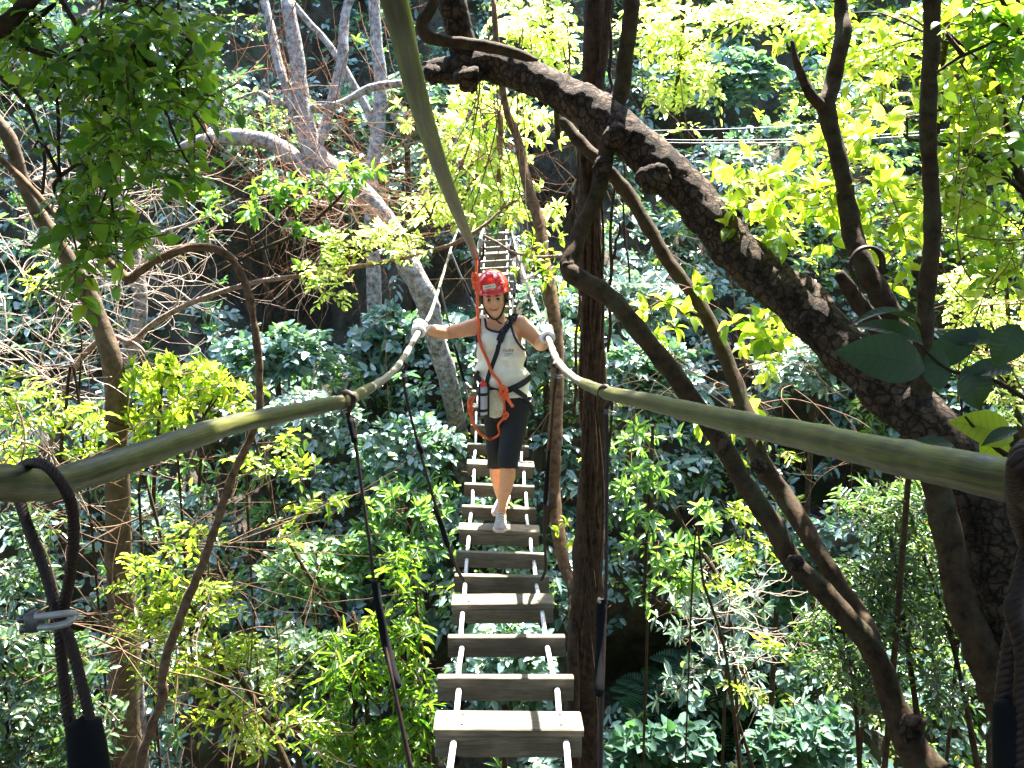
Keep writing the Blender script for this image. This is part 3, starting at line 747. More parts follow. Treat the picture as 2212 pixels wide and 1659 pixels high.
tree('tan_tree', 'smooth tan tree trunk standing upright near the left edge', [
    [(-30, 230, 8.6, 13), (20, 300, 8.6, 15), (60, 420, 8.7, 15), (110, 500, 8.8, 16), (165, 590, 8.9, 18), (205, 670, 9, 20), (238, 760, 9, 22), (252, 860, 9.1, 24), (254, 1000, 9.2, 25), (255, 1150, 9.3, 27), (260, 1280, 9.4, 28), (268, 1450, 9.5, 31), (270, 1660, 9.6, 36)],
], M['bark_tan'])
tree('white_barked_tree', 'white barked tree forking behind the tan trunk at left', [
    [(245, 320, 12, 8), (262, 420, 12, 12), (285, 520, 12, 13), (300, 600, 12, 15), (302, 680, 12, 16), (280, 760, 12, 17), (262, 850, 12, 18), (250, 1000, 12, 18)],
    [(210, 700, 12.2, 12), (180, 640, 12.2, 12), (165, 520, 12.4, 9), (120, 420, 12.5, 8)],
    [(300, 620, 12, 9), (330, 520, 12, 6), (420, 480, 12, 4), (520, 430, 12, 3)]], M['bark_pale'])

# ------------------------------------------------------------------ lianas and long branches at left
def liana(name, label, pls, m, seg=10, lump=.15, cat='vine'):
    t = thing(name, label, cat, P(*pls[0][0][:3]))
    for k, pl in enumerate(pls): trunk_part('stem' if k == 0 else 'side_stem', [(a, b2, c2, r2*(.76 if name != 'crossing_branch' else 1)) for a, b2, c2, r2 in pl], m, t, seg=seg, sub=7, lump=lump, lf=12)
    return t
liana('hooked_vine', 'brown vine dipping, arching like a hook and falling to the lower left', [
    [(-60, 290, 5.6, 8), (0, 342, 5.6, 9), (60, 400, 5.6, 10), (120, 465, 5.6, 10), (190, 530, 5.6, 11), (250, 578, 5.6, 12), (277, 602, 5.6, 13), (300, 588, 5.6, 12), (340, 560, 5.6, 12), (390, 540, 5.6, 11), (440, 534, 5.6, 11), (485, 548, 5.6, 11), (515, 580, 5.6, 11), (535, 630, 5.6, 11), (548, 690, 5.6, 11), (558, 770, 5.6, 11), (561, 870, 5.6, 10),
     (555, 910, 5.6, 10), (535, 960, 5.6, 11), (505, 1020, 5.6, 11), (478, 1100, 5.6, 11), (455, 1170, 5.6, 12), (428, 1240, 5.6, 12), (395, 1320, 5.6, 12), (365, 1400, 5.6, 13), (350, 1460, 5.6, 13), (350, 1510, 5.6, 13), (325, 1580, 5.6, 13), (300, 1680, 5.6, 13), (290, 2000, 5.8, 14)]], M['bark_mid'], seg=14, lump=.3)
liana('long_branch', 'long thin reddish branch rising from the lower left towards the upper bridge', [
    [(110, 960, 9.5, 6), (135, 860, 9.4, 7), (165, 790, 9.3, 8), (210, 738, 9.2, 8), (250, 728, 9.2, 8), (285, 738, 9.1, 9), (330, 700, 9.1, 8), (400, 660, 9, 8), (480, 630, 9, 8), (560, 608, 8.9, 7), (650, 595, 8.8, 7), (740, 580, 8.8, 7), (820, 568, 8.7, 6), (900, 550, 8.6, 6), (970, 530, 8.6, 6), (1020, 505, 8.6, 7), (1055, 480, 8.6, 5), (1080, 455, 8.6, 2)],
    [(1030, 502, 8.6, 4), (1070, 522, 8.6, 4), (1110, 545, 8.6, 4), (1160, 555, 8.6, 4), (1220, 552, 8.5, 4)],
    [(280, 735, 9.1, 5), (305, 752, 9, 4), (325, 780, 9, 2)]], M['bark_rose'], seg=8, cat='branch')
liana('crossing_branch', 'thin dark branch drooping at top left corner', [
    [(-40, 80, 4.0, 22), (20, 45, 4.0, 20), (60, 5, 4.0, 18), (110, -60, 4, 16)], [(10, 75, 4.0, 7), (60, 105, 4.0, 6), (130, 122, 4.0, 5), (200, 95, 4, 4), (270, 70, 4, 3)],
    [(0, 165, 4.4, 6), (60, 230, 4.4, 5), (95, 330, 4.4, 4), (92, 420, 4.4, 3)]], M['bark_smooth'], cat='branch')

# wandering bare twigs: one tangle = one thing
def tangle(name, label, starts, m, n, step, r, dirv, spread, curlv=.35, steps=9, cat='twigs', fork=.35):
    t = thing(name, label, cat, P(*starts[0][:3]))
    b = None
    def grow(p, dv, rr, st, lvl):
        nonlocal b
        pts = [p]; bend = Vector((rnd.gauss(0, 1), rnd.gauss(0, .6), rnd.gauss(0, 1)))*curlv*.4
        for k in range(st):
            dv = (dv + bend + Vector((rnd.gauss(0, 1), rnd.gauss(0, .6), rnd.gauss(0, 1)))*curlv*.35).normalized()
            p = p + dv*step; pts.append(p)
            if lvl < 2 and rnd.random() < fork:
                grow(p, (dv + Vector((rnd.gauss(0, 1), rnd.gauss(0, .6), rnd.gauss(0, 1)))*.7).normalized(), rr*.6, max(2, int(st*.6)), lvl+1)
        b.tube(pts, [rr*(1-.75*k/len(pts)) for k in range(len(pts))], seg=4, sub=2, caps=False)
    for k in range(n):
        s = rnd.choice(starts); p = P(s[0]+rnd.gauss(0, s[3]), s[1]+rnd.gauss(0, s[4]), s[2]+rnd.gauss(0, .35))
        dv = (Vector(dirv) + Vector((rnd.gauss(0, 1), rnd.gauss(0, .5), rnd.gauss(0, 1)))*spread).normalized()
        b = MB(); grow(p, dv, r*rnd.uniform(.5, 1.2), steps, 0); b.build('twig', M[m], t)
    return t
tangle('twig_tangle', 'thin rusty twigs sweeping down right before the grey leaning trunk',
       [(700, 330, 13, 50, 40), (760, 400, 13, 50, 40), (640, 300, 13, 40, 50)], 'twig_rust', 18, .15, .006, (.8, 0, -.6), .35, .3, 10)
tangle('hanging_twigs', 'fine reddish twigs hanging down at the top left of centre',
       [(700, 20, 10, 90, 40), (800, 60, 10, 60, 60), (620, 20, 10, 60, 40)], 'twig_rust', 26, .20, .005, (-.05, 0, -1), .25, .25, 11)
tangle('white_twigs', 'bare white twigs spreading left in front of the black hollow',
       [(780, 420, 13, 30, 30), (700, 470, 13, 60, 40)], 'twig_pale', 13, .14, .007, (-1, 0, -.1), .4, .3, 9)
tangle('pale_twig_tangle', 'dense tangle of pale curving twigs along the left edge below the leafy branch',
       [(40, 420, 10, 50, 60), (40, 620, 10, 50, 80), (100, 780, 10, 70, 80), (220, 560, 12, 80, 100)], 'twig_pale', 46, .15, .009, (.5, 0, -.15), .8, .45, 10)
tangle('lower_twig_tangle', 'thin brown twigs crossing in the lower left corner',
       [(60, 1000, 8, 60, 100), (150, 1200, 8, 100, 100), (420, 1300, 8, 100, 100), (100, 1450, 7, 90, 90)], 'twig', 46, .16, .008, (.7, 0, -.4), .7, .3, 9)
tangle('curly_twigs', 'curly silvery twigs on the shaded slope right of the straight trunk',
       [(1560, 1370, 10.5, 20, 20), (1530, 1330, 10.5, 20, 20)], 'twig_pale', 7, .10, .008, (.2, 0, -.5), .9, .9, 10)
tangle('right_twigs', 'thin brown twigs behind the leaning tree at the middle right',
       [(1500, 780, 8, 80, 60), (1650, 880, 8, 80, 50), (2120, 700, 7, 50, 200)], 'twig', 30, .14, .008, (.3, 0, .3), .9, .35, 8)
tangle('hanging_creepers', 'dark thin creepers hanging in front of the central yellow leaves',
       [(1045, 60, 9, 12, 30), (1090, 100, 9, 30, 30), (1230, 100, 9, 60, 30), (1340, 60, 9, 60, 40)], 'twig', 26, .22, .007, (0, 0, -1), .12, .15, 12, fork=.12)

# ------------------------------------------------------------------ leafy saplings and crowns
def leafy(name, label, stems, blobs, m, ll, lw, mode='pinnate', nleaf=8, slen=.28, kind='simple', sm='bark_smooth', cat='shrub', droop=.3, ground=True, flat=.6, twr=.004, jit=.25, tw='twig'):
    base = P(*stems[0][-1][:3]); gb = drop(base) if ground else base
    t = thing(name, label, cat, gb)
    for k, pl in enumerate(stems):
        trunk_part('stem', pl, M[sm], t, seg=8, sub=5, lump=.12, lf=10, toground=(ground and k == 0))
    # twiglets leading from the stems into the leaf masses
    allp = [P(*q[:3]) for pl in stems for q in pl]
    for (px, py, d, rx, ry, rd, n) in blobs:
        for k in range(min(3, max(1, n//12))):
            e = P(px+rnd.gauss(0, rx*.5), py+rnd.gauss(0, ry*.5), d+rnd.gauss(0, rd*.4))
            s = min(allp, key=lambda q: (q-e).length+rnd.uniform(0, .5))
            mid = s.lerp(e, .55)+Vector((rnd.gauss(0, .08), 0, .08))
            b = MB(); b.tube([s, mid, e], [.010, .007, .003], seg=5, sub=4); b.build('branchlet', M[sm], t)
    foliage(t, blobs, ll, lw, m, nleaf=nleaf, slen=slen, mode=mode, kind=kind, droop=droop, twm=M[tw], flat=flat, twr=twr, jit=jit)
    return t

leafy('overhanging_branch', 'leafy branch with round sunlit and dark green leaves hanging in the top left corner',
      [[(60, -60, 3.9, 8), (180, -20, 3.9, 7), (330, 20, 3.9, 5), (420, 100, 3.9, 3)], [(120, -20, 4.0, 6), (200, 120, 4, 5), (230, 260, 4, 4), (240, 420, 4, 3), (255, 560, 4, 2)], [(300, 0, 3.9, 5), (330, 150, 3.9, 4), (380, 300, 3.9, 3), (430, 390, 3.9, 2)], [(60, 60, 4.1, 5), (120, 200, 4.1, 4), (130, 380, 4.1, 3), (170, 560, 4.1, 2)]],
      [(310, 50, 3.9, 160, 80, .5, 52), (180, 150, 4.0, 150, 90, .5, 36), (350, 180, 3.9, 130, 90, .5, 34), (210, 290, 4.0, 140, 80, .5, 26), (300, 340, 3.9, 140, 70, .4, 24), (180, 430, 4, 100, 70, .3, 22), (240, 480, 4, 90, 70, .3, 16), (170, 570, 4, 60, 50, .25, 7), (430, 150, 3.9, 60, 60, .3, 8), (60, 60, 4.2, 80, 80, .3, 22)],
      M['leaf_deep'], .078, .046, nleaf=6, slen=.20, kind='fine', cat='branch', ground=False, droop=.6)
leafy('mid_green_branch', 'fresh green leafy branch in front of the black hollow at left',
      [[(470, 590, 9, 3), (550, 545, 9, 4), (650, 500, 9, 4), (730, 430, 9, 3), (760, 385, 9, 3)]],
      [(740, 375, 9, 70, 30, .3, 15), (640, 400, 9, 80, 35, .3, 12), (560, 430, 9, 60, 30, .3, 8), (700, 470, 9, 70, 20, .2, 5), (680, 545, 9, 70, 30, .2, 5), (450, 470, 9, 60, 80, .3, 8)],
      M['leaf_mid'], .125, .055, mode='whorl', nleaf=7, slen=.2, kind='fine', ground=False, cat='branch')
leafy('yellow_spray', 'glowing yellow leaf sprays on the long branch left of the helmet',
      [[(640, 590, 8.7, 4), (750, 560, 8.7, 4), (850, 520, 8.6, 4), (930, 470, 8.6, 3)]],
      [(700, 575, 8.6, 70, 35, .3, 22), (740, 520, 8.6, 70, 30, .3, 16), (830, 500, 8.6, 80, 35, .3, 26), (930, 450, 8.7, 70, 40, .3, 26), (720, 620, 8.5, 50, 30, .2, 8), (880, 540, 8.5, 50, 15, .2, 6)],
      M['leaf_pale'], .075, .034, nleaf=9, slen=.22, kind='simple', ground=False, cat='branch')
leafy('yellow_hanging_branch', 'hanging branches with blazing yellow-white leaves above the walker and upper bridge',
      [[(1082, 245, 11.5, 6), (1080, 330, 11.5, 6), (1078, 400, 11.5, 5), (1085, 450, 11.5, 4), (1045, 480, 11.5, 3)], [(1030, 380, 11.6, 4), (1000, 430, 11.6, 3), (985, 480, 11.6, 2)]],
      [(1060, 210, 12, 90, 50, .6, 42), (1000, 290, 11.8, 70, 60, .6, 36), (1090, 290, 12, 80, 70, .6, 34), (1010, 370, 11.7, 80, 60, .6, 40), (1090, 400, 11.8, 70, 60, .5, 36), (1060, 450, 11.7, 80, 30, .5, 24), (1190, 260, 12, 60, 30, .4, 10), (980, 440, 11.7, 60, 40, .5, 20), (1185, 440, 12, 30, 45, .3, 7), (900, 240, 12, 60, 40, .4, 8)],
      M['leaf_pale'], .135, .060, mode='whorl', nleaf=8, slen=.26, kind='simple', sm='bark_mid', cat='branch', ground=False)
leafy('top_lime_crown', 'bright lime leaves filling the top edge around the upright branches',
      [[(1180, -60, 10, 8), (1195, 100, 10, 7), (1205, 300, 10.2, 6)], [(1480, -60, 10, 6), (1470, 120, 10, 5), (1450, 260, 10, 3)]],
      [(1160, 40, 10, 110, 50, .7, 60), (1190, 110, 10, 90, 50, .6, 44), (1440, 60, 10, 110, 80, .7, 85), (1500, 160, 10, 70, 70, .6, 40), (1430, 190, 10, 40, 50, .5, 14), (1620, 30, 10, 110, 40, .6, 45), (1200, 190, 10, 50, 40, .4, 12)],
      M['leaf_pale'], .10, .052, nleaf=8, slen=.3, kind='simple', cat='tree', ground=False)
leafy('right_lime_crown', 'yellow-green leafy tree crown filling the upper right corner',
      [[(2300, 700, 7.5, 14), (2220, 420, 7.5, 12), (2120, 200, 7.5, 9), (2060, -80, 7.5, 7)], [(2220, 420, 7.5, 8), (2100, 330, 7.4, 5), (1960, 300, 7.4, 3)], [(2190, 330, 7.2, 7), (2130, 120, 7.2, 5), (2040, 90, 7.1, 3)]],
      [(2140, 60, 7.5, 110, 80, .6, 60), (2130, 220, 7.5, 110, 90, .6, 64), (1930, 120, 7.7, 110, 90, .6, 40), (2100, 380, 7.4, 110, 90, .6, 50), (1980, 30, 7.6, 80, 40, .5, 16), (2150, 530, 7.4, 90, 80, .5, 28), (1760, 50, 7.8, 90, 50, .5, 24)],
      M['leaf_bright'], .115, .062, nleaf=8, slen=.32, kind='fine', cat='tree', ground=True, droop=.45)
leafy('dark_corner_branch', 'dark green out of focus leaves in the top right corner',
      [[(2300, 20, 3.4, 7), (2200, 70, 3.4, 5), (2080, 120, 3.4, 4), (2025, 155, 3.4, 3)]],
      [(2160, 30, 3.4, 70, 30, .2, 9), (2190, 90, 3.4, 50, 30, .2, 7), (2100, 10, 3.4, 70, 25, .2, 6), (2200, 280, 3.5, 30, 50, .2, 5), (2160, 130, 3.4, 40, 20, .1, 4)],
      M['leaf_deep'], .075, .045, nleaf=6, slen=.2, kind='fine', ground=False, cat='branch')
leafy('right_edge_shrub', 'fine sparkling yellow-green shrub at the right edge below the corner crown',
      [[(2240, 1100, 8.5, 8), (2190, 850, 8.5, 6), (2150, 600, 8.5, 4)], [(2190, 850, 8.5, 5), (2110, 760, 8.4, 3)]],
      [(2120, 650, 8.5, 80, 60, .5, 60), (2180, 740, 8.5, 60, 70, .5, 50), (2100, 760, 8.5, 60, 50, .5, 32), (2170, 860, 8.4, 60, 60, .4, 26), (2080, 610, 8.5, 50, 40, .4, 22)],
      M['leaf_pale'], .060, .030, nleaf=10, slen=.24, cat='shrub')
leafy('bamboo_thicket', 'thicket of small narrow glinting leaves below the right handrail',
      [[(2000, 1700, 9, 8), (1960, 1400, 9, 6), (1900, 1150, 9, 4)], [(2120, 1700, 9, 8), (2060, 1400, 9, 5), (1960, 1100, 9, 3)], [(1860, 1700, 9, 6), (1840, 1450, 9, 4), (1790, 1250, 9, 3)]],
      [(1900, 1090, 9, 100, 60, .6, 70), (1970, 1190, 9, 100, 80, .6, 90), (1880, 1260, 9, 90, 70, .6, 60), (2060, 1290, 9, 70, 90, .6, 55), (1960, 1350, 9, 100, 70, .6, 66), (1830, 1420, 9, 100, 60, .6, 44), (2040, 1480, 9, 90, 80, .6, 44), (1880, 1500, 9, 60, 70, .4, 20), (1990, 1060, 9, 60, 40, .4, 26), (1760, 1330, 9, 60, 60, .4, 16)],
      M['leaf_shade'], .105, .030, nleaf=9, slen=.32, cat='thicket', twr=.004, jit=.4)
leafy('lime_shrub', 'lime yellow shrub glowing behind the left handrail beside the tan trunk',
      [[(330, 1100, 9, 5), (340, 950, 9, 4), (370, 830, 9, 3)], [(430, 1050, 9, 4), (440, 900, 9, 3)]],
      [(340, 800, 9, 60, 30, .3, 26), (420, 800, 9, 70, 30, .3, 30), (470, 850, 9, 90, 35, .3, 26), (360, 880, 9, 60, 35, .3, 18), (250, 930, 9, 60, 30, .3, 10)],
      M['leaf_bright'], .115, .048, mode='whorl', nleaf=8, slen=.2, kind='simple')
leafy('drooping_sapling', 'sapling with scattered yellow-green leaves under the left handrail near the vine',
      [[(640, 1700, 8, 8), (560, 1530, 8, 7), (440, 1350, 8, 6), (370, 1230, 8, 4), (300, 1060, 8, 3)], [(530, 1640, 7.8, 7), (490, 1480, 7.8, 6), (450, 1350, 7.8, 4), (430, 1240, 7.8, 3)]],
      [(400, 1160, 7.8, 80, 40, .4, 14), (320, 1250, 7.8, 100, 60, .4, 30), (420, 1290, 7.8, 100, 60, .4, 34), (340, 1350, 7.8, 100, 60, .4, 30), (450, 1420, 7.8, 90, 50, .4, 24), (540, 1390, 7.8, 70, 40, .3, 14), (470, 1530, 7.8, 90, 50, .4, 22), (340, 1450, 7.8, 60, 40, .3, 14), (640, 1560, 7.8, 50, 30, .3, 7), (560, 1600, 7.8, 80, 40, .3, 14), (590, 1470, 7.8, 50, 40, .3, 8)],
      M['leaf_bright'], .085, .034, nleaf=7, slen=.26)
leafy('thin_stemmed_bush', 'airy bush of yellow-green leaves on crossing thin stems above centre left slope',
      [[(760, 1380, 10, 5), (640, 1200, 10, 4), (590, 1090, 10, 3), (530, 960, 10, 3)], [(540, 1150, 9.8, 3), (620, 1090, 9.8, 3), (700, 1080, 9.8, 2)]],
      [(700, 1085, 9.8, 60, 22, .2, 9), (620, 1010, 9.8, 70, 30, .3, 9), (590, 940, 9.8, 80, 30, .3, 8), (520, 1000, 9.8, 60, 30, .3, 6), (620, 1150, 9.8, 60, 30, .3, 6)],
      M['leaf_bright'], .12, .05, nleaf=6, slen=.26)
leafy('lower_left_shrub', 'dense darker green shrub filling the lower left corner behind the wire loop',
      [[(60, 1700, 7, 8), (80, 1500, 7, 6), (130, 1300, 7, 4)], [(20, 1700, 7, 6), (10, 1450, 7, 4)]],
      [(60, 1520, 7, 110, 80, .5, 60), (150, 1420, 7, 90, 70, .5, 40), (40, 1380, 7, 80, 70, .5, 36), (180, 1560, 7, 90, 70, .5, 36), (60, 1240, 7.3, 90, 60, .4, 22), (60, 1630, 7, 120, 60, .5, 40), (70, 1130, 7.5, 90, 50, .4, 16)],
      M['leaf_shade'], .085, .038, nleaf=8, slen=.26)
leafy('edge_shrub', 'yellow-green shrub sprays at the left edge above the handrail',
      [[(130, 1000, 8.5, 4), (140, 900, 8.5, 4), (170, 860, 8.5, 3)]],
      [(90, 890, 8.4, 90, 35, .3, 18), (180, 900, 8.4, 60, 35, .3, 14), (60, 830, 8.4, 60, 40, .3, 9), (90, 590, 8.4, 30, 40, .2, 5), (190, 980, 8.4, 60, 40, .3, 8), (20, 960, 8.6, 60, 50, .3, 12)],
      M['leaf_bright'], .095, .040, nleaf=7, slen=.24)
leafy('dark_bamboo', 'dark green weeping shrub with long narrow leaves at the lower left of the bridge',
      [[(800, 1720, 9.5, 7), (790, 1500, 9.5, 5), (760, 1350, 9.5, 4)], [(930, 1720, 9.5, 5), (920, 1500, 9.5, 4), (900, 1300, 9.5, 3)]],
      [(760, 1420, 9.5, 80, 80, .5, 44), (850, 1350, 9.5, 80, 80, .5, 40), (900, 1500, 9.5, 60, 100, .5, 40), (720, 1560, 9.5, 90, 80, .5, 44), (820, 1600, 9.5, 100, 60, .5, 44), (880, 1220, 9.6, 60, 60, .4, 18)],
      M['leaf_deep'], .15, .034, nleaf=7, slen=.32, droop=.8)
leafy('fan_leaf_shrub', 'fresh green shrub with star shaped leaf fans right beside the lower bridge planks',
      [[(1390, 1300, 9.5, 4), (1400, 1100, 9.5, 3), (1410, 960, 9.5, 3)], [(1560, 1260, 9.5, 4), (1480, 1140, 9.5, 3), (1420, 1050, 9.5, 2)]],
      [(1430, 1160, 9.5, 70, 40, .3, 12), (1390, 1060, 9.5, 60, 40, .3, 12), (1480, 1230, 9.5, 50, 40, .3, 8), (1400, 960, 9.5, 70, 50, .3, 12), (1420, 1290, 9.5, 60, 40, .3, 7), (1500, 1120, 9.5, 60, 60, .3, 8)],
      M['leaf_hill_green'], .14, .045, mode='whorl', nleaf=8, slen=.22)
leafy('silver_shrub', 'silvery leafed shrub in the shade between the bridge and the crooked branches',
      [[(1600, 1700, 11, 5), (1590, 1500, 11, 4), (1575, 1360, 11, 3)], [(1640, 1700, 11, 4), (1560, 1450, 11, 3)]],
      [(1570, 1300, 11, 80, 40, .3, 14), (1480, 1380, 11, 60, 40, .3, 10), (1620, 1400, 11, 60, 50, .3, 10), (1460, 1300, 11, 50, 30, .3, 8), (1670, 1530, 11, 60, 50, .3, 8), (1480, 1480, 11, 60, 40, .3, 8), (1540, 1230, 11, 60, 30, .3, 7)],
      M['leaf_grey'], .15, .034, mode='whorl', nleaf=7, slen=.2)
leafy('tall_seedling', 'thin upright seedling with green leaf tufts at lower right centre',
      [[(1600, 1680, 9, 4), (1580, 1500, 9, 4), (1560, 1380, 9, 3), (1520, 1260, 9, 3), (1500, 1180, 9, 2)], [(1640, 1250, 9, 2), (1605, 1180, 9, 2), (1560, 1090, 9, 2)]],
      [(1600, 1110, 9, 50, 40, .2, 8), (1620, 1180, 9, 60, 30, .2, 8), (1570, 1250, 9, 50, 30, .2, 6), (1680, 1400, 9, 60, 30, .2, 6), (1600, 1480, 9, 50, 30, .2, 4)],
      M['leaf_bright'], .09, .036, nleaf=8, slen=.26)

# sunlit clumps on the slope, each a plant of its own
CL = [
 ('broad green shrub half way up the slope above the hooked vine', 420, 200, 17.5, 110, 70, 'leaf_hill', .17, .11),
 ('lacy pale green shrub under the arching grey limb', 560, 260, 17.5, 120, 50, 'leaf_hill_green', .09, .04),
 ('leafy creeper clump right of the grey mottled trunk', 880, 230, 17.5, 60, 90, 'leaf_hill', .20, .14),
 ('large leafed creeper beside the dark rock left of the helmet', 880, 720, 16.5, 120, 60, 'leaf_hill', .21, .15),
 ('teal creeper clump below the black hollow', 600, 760, 16, 130, 60, 'leaf_hill', .19, .12),
 ('pale leafed clump just left of the walker thighs', 880, 960, 14.5, 110, 70, 'leaf_hill', .16, .10),
 ('white glinting clump between the hangers at left', 660, 900, 15, 120, 60, 'leaf_grey', .17, .10),
 ('fresh green clump below the middle hanger', 880, 1120, 13.8, 90, 80, 'leaf_hill_green', .17, .06),
 ('pointed leaf clump at the centre left of the near planks', 680, 1220, 13.6, 110, 80, 'leaf_hill_green', .16, .07),
 ('pale creeper clump right of the walker chest', 1180, 760, 15.5, 60, 80, 'leaf_grey', .17, .10),
 ('sunlit creeper clump between straight trunk and the crooked branch', 1400, 800, 14.5, 90, 90, 'leaf_hill', .17, .10),
 ('white glinting clump right of the straight trunk at hip height of the walker', 1390, 640, 15.5, 80, 60, 'leaf_grey', .19, .12),
 ('teal clump seen through the fork of the leaning tree', 1600, 380, 17, 160, 70, 'leaf_grey', .14, .08),
 ('dark teal creeper clump above the thin cables', 1560, 160, 18, 130, 60, 'leaf_hill', .20, .14),
 ('drooping blue leaf clump above the right handrail', 1760, 780, 14, 120, 60, 'leaf_grey', .17, .09),
 ('teal clump in the lower right shade under the crooked branches', 1680, 1230, 13, 100, 60, 'fern', .20, .12),
 ('broad leafed clump at the bottom edge right of the straight trunk', 1430, 1610, 11.6, 110, 50, 'fern', .19, .12),  # dark fern colour used here to paint in the lower right shade
 ('blue green clump at the bottom edge below the crooked branches', 1740, 1590, 11.6, 110, 60, 'fern', .17, .10),
 ('dense teal clump at the bottom edge left of the near hanger', 640, 1440, 12.6, 120, 90, 'leaf_shade', .14, .07),
 ('blue green clump behind the bridge planks near the bottom', 1090, 1420, 12.4, 110, 110, 'leaf_hill', .17, .09),
]
for (lb, px, py, d, rx, ry, mm, ll, lw) in CL:
    c = P(px, py, d); h = HILL.find_nearest(c)[0]
    q = proj([h])[0]; dd = min(d, q[2]-.3) if abs(q[2]-d) > 1.5 else d
    leafy('slope_shrub', lb, [[(px, py-ry*.3, dd, 4), (px+5, py+ry*.3, dd+.1, 5), (px, py+ry*.8, dd+.3, 6)]],
          [(px, py, dd, rx, ry, .5, int(rx*ry/95)+10), (px+rx*.5, py-ry*.4, dd, rx*.5, ry*.5, .3, 12), (px-rx*.6, py+ry*.3, dd, rx*.5, ry*.5, .3, 12)], M[mm], ll, lw, nleaf=8, slen=.36, jit=.3, mode='whorl' if lw < .07 else 'pinnate', flat=.7)

# ------------------------------------------------------------------ large leaves close to the camera, at right
fg = thing('large_leafed_twig', 'twig with very large dark veined leaves close up before the leaning trunk', 'branch', P(2230, 900, 2.0))
b = MB()
b.tube([P(2300, 930, 2.0), P(2212, 860, 2.0), P(2120, 810, 2.0), P(2050, 800, 2.0), P(1980, 740, 2.0)], [.006, .005, .004, .004, .002], seg=7, sub=5)
b.tube([P(2300, 1000, 1.9), P(2190, 990, 1.9), P(2120, 940, 1.9), P(2085, 900, 1.9)], [.006, .006, .004, .002], seg=7, sub=5)
b.tube([P(2120, 810, 2.0), P(2080, 850, 2.0), P(2078, 920, 2.0)], [.004, .003, .002], seg=7, sub=5)
b.build('twig', M['bark_smooth'], fg)
def bigleaf(x0, y0, x1, y1, d, w, face, m='leaf_big', roll=0, dd=0.0):
    a = P(x0, y0, d); e = P(x1, y1, d+dd); D = (e-a); L = D.length
    n = Vector((roll, -face, 1-face*.6)).normalized()
    return (a, D, n, L, w, m)
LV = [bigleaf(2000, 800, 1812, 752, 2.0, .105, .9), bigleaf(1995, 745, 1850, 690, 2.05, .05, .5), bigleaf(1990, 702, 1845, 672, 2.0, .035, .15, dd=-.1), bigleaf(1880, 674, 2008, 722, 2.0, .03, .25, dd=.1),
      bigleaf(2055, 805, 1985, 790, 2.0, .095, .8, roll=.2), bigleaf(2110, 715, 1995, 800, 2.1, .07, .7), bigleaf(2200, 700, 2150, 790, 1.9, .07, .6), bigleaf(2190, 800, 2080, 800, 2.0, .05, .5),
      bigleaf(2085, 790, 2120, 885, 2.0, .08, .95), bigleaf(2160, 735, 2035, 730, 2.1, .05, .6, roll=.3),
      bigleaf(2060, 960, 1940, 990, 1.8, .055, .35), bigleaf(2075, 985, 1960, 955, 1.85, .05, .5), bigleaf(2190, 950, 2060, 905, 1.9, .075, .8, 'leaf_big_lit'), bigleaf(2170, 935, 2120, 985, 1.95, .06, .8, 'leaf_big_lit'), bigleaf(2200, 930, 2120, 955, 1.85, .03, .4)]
for (a, D, n, L, w, m) in LV:
    V = lambda v: np.array([tuple(v)])
    o = leaves('leaf', V(a), V(D), V(n), np.array([L]), np.array([w]), M[m], fg, 'fine', uv=True, curl=.8)
    o.data.polygons.foreach_set('use_smooth', [True]*len(o.data.polygons))
    md = o.modifiers.new('s', 'SUBSURF'); md.levels = 1; md.render_levels = 1

# ------------------------------------------------------------------ unseen leaves added over and behind the near platform for shade
def added_canopy(name, label, boxes, ll, m):
    Bs = []
    for (x0, x1, y0, y1, z0, z1, n) in boxes:
        Bs.append(np.stack([RNG.uniform(x0, x1, n), RNG.uniform(y0, y1, n), CAMZ+RNG.uniform(z0, z1, n)], 1))
    B = np.concatenate(Bs); K = len(B)
    D = RNG.normal(size=(K, 3)); N = RNG.normal(size=(K, 3))*.6+np.array([0, 0, 1.0]); L = ll*RNG.uniform(.6, 1.2, K)
    o = leaves(name, B, D, N, L, L*.6, m); return tag(o, label, 'foliage', kind='stuff')
added_canopy('added_shade_roof', 'unseen dense leaf layer added to shade the near end of the bridge',
       [(-14, 14, -12, 2.0, 4.2, 7.5, 16000), (-14, -2.5, 2, 5, 4.2, 7.5, 2600), (3.2, 14, 2, 9, 4.6, 7.5, 5000), (-2.5, 3.2, 2, 4.4, 4.4, 7, 1500), (.6, 3.2, 4.4, 5.4, 4.4, 7, 600), (-9, 0.3, 5, 8.4, 4.4, 6.5, 6500), (-16, 16, -14, -9, -4, 7, 14000), (-20, -13, -12, 9, -6, 9, 9000), (13, 20, -12, 10, -6, 9, 9000)], .45, M['leaf_shade_roof'])

# ------------------------------------------------------------------ plank bridge
KD = [1.9, 3.3, 4.74, 6.18, 7.62, 8.58, 11.0, 13.0, 15.0, 17.0, 19.2]
KV = [-1.20, -1.136, -1.037, -.903, -.615, -.364, .385, 1.02, 1.67, 2.38, 3.24]
def spl(d, K, V):
    i = max(0, min(len(K)-2, int(np.searchsorted(K, d))-1))
    def sl(j):
        if j <= 0: return (V[1]-V[0])/(K[1]-K[0])
        if j >= len(K)-1: return (V[-1]-V[-2])/(K[-1]-K[-2])
        return (V[j+1]-V[j-1])/(K[j+1]-K[j-1])
    h = K[i+1]-K[i]; t = (d-K[i])/h
    return (2*t**3-3*t*t+1)*V[i] + (t**3-2*t*t+t)*h*sl(i) + (-2*t**3+3*t*t)*V[i+1] + (t**3-t*t)*h*sl(i+1)
XD = [1.9, 3.3, 4.26, 4.74, 5.22, 6.18, 7.62, 8.58, 15, 19.2]
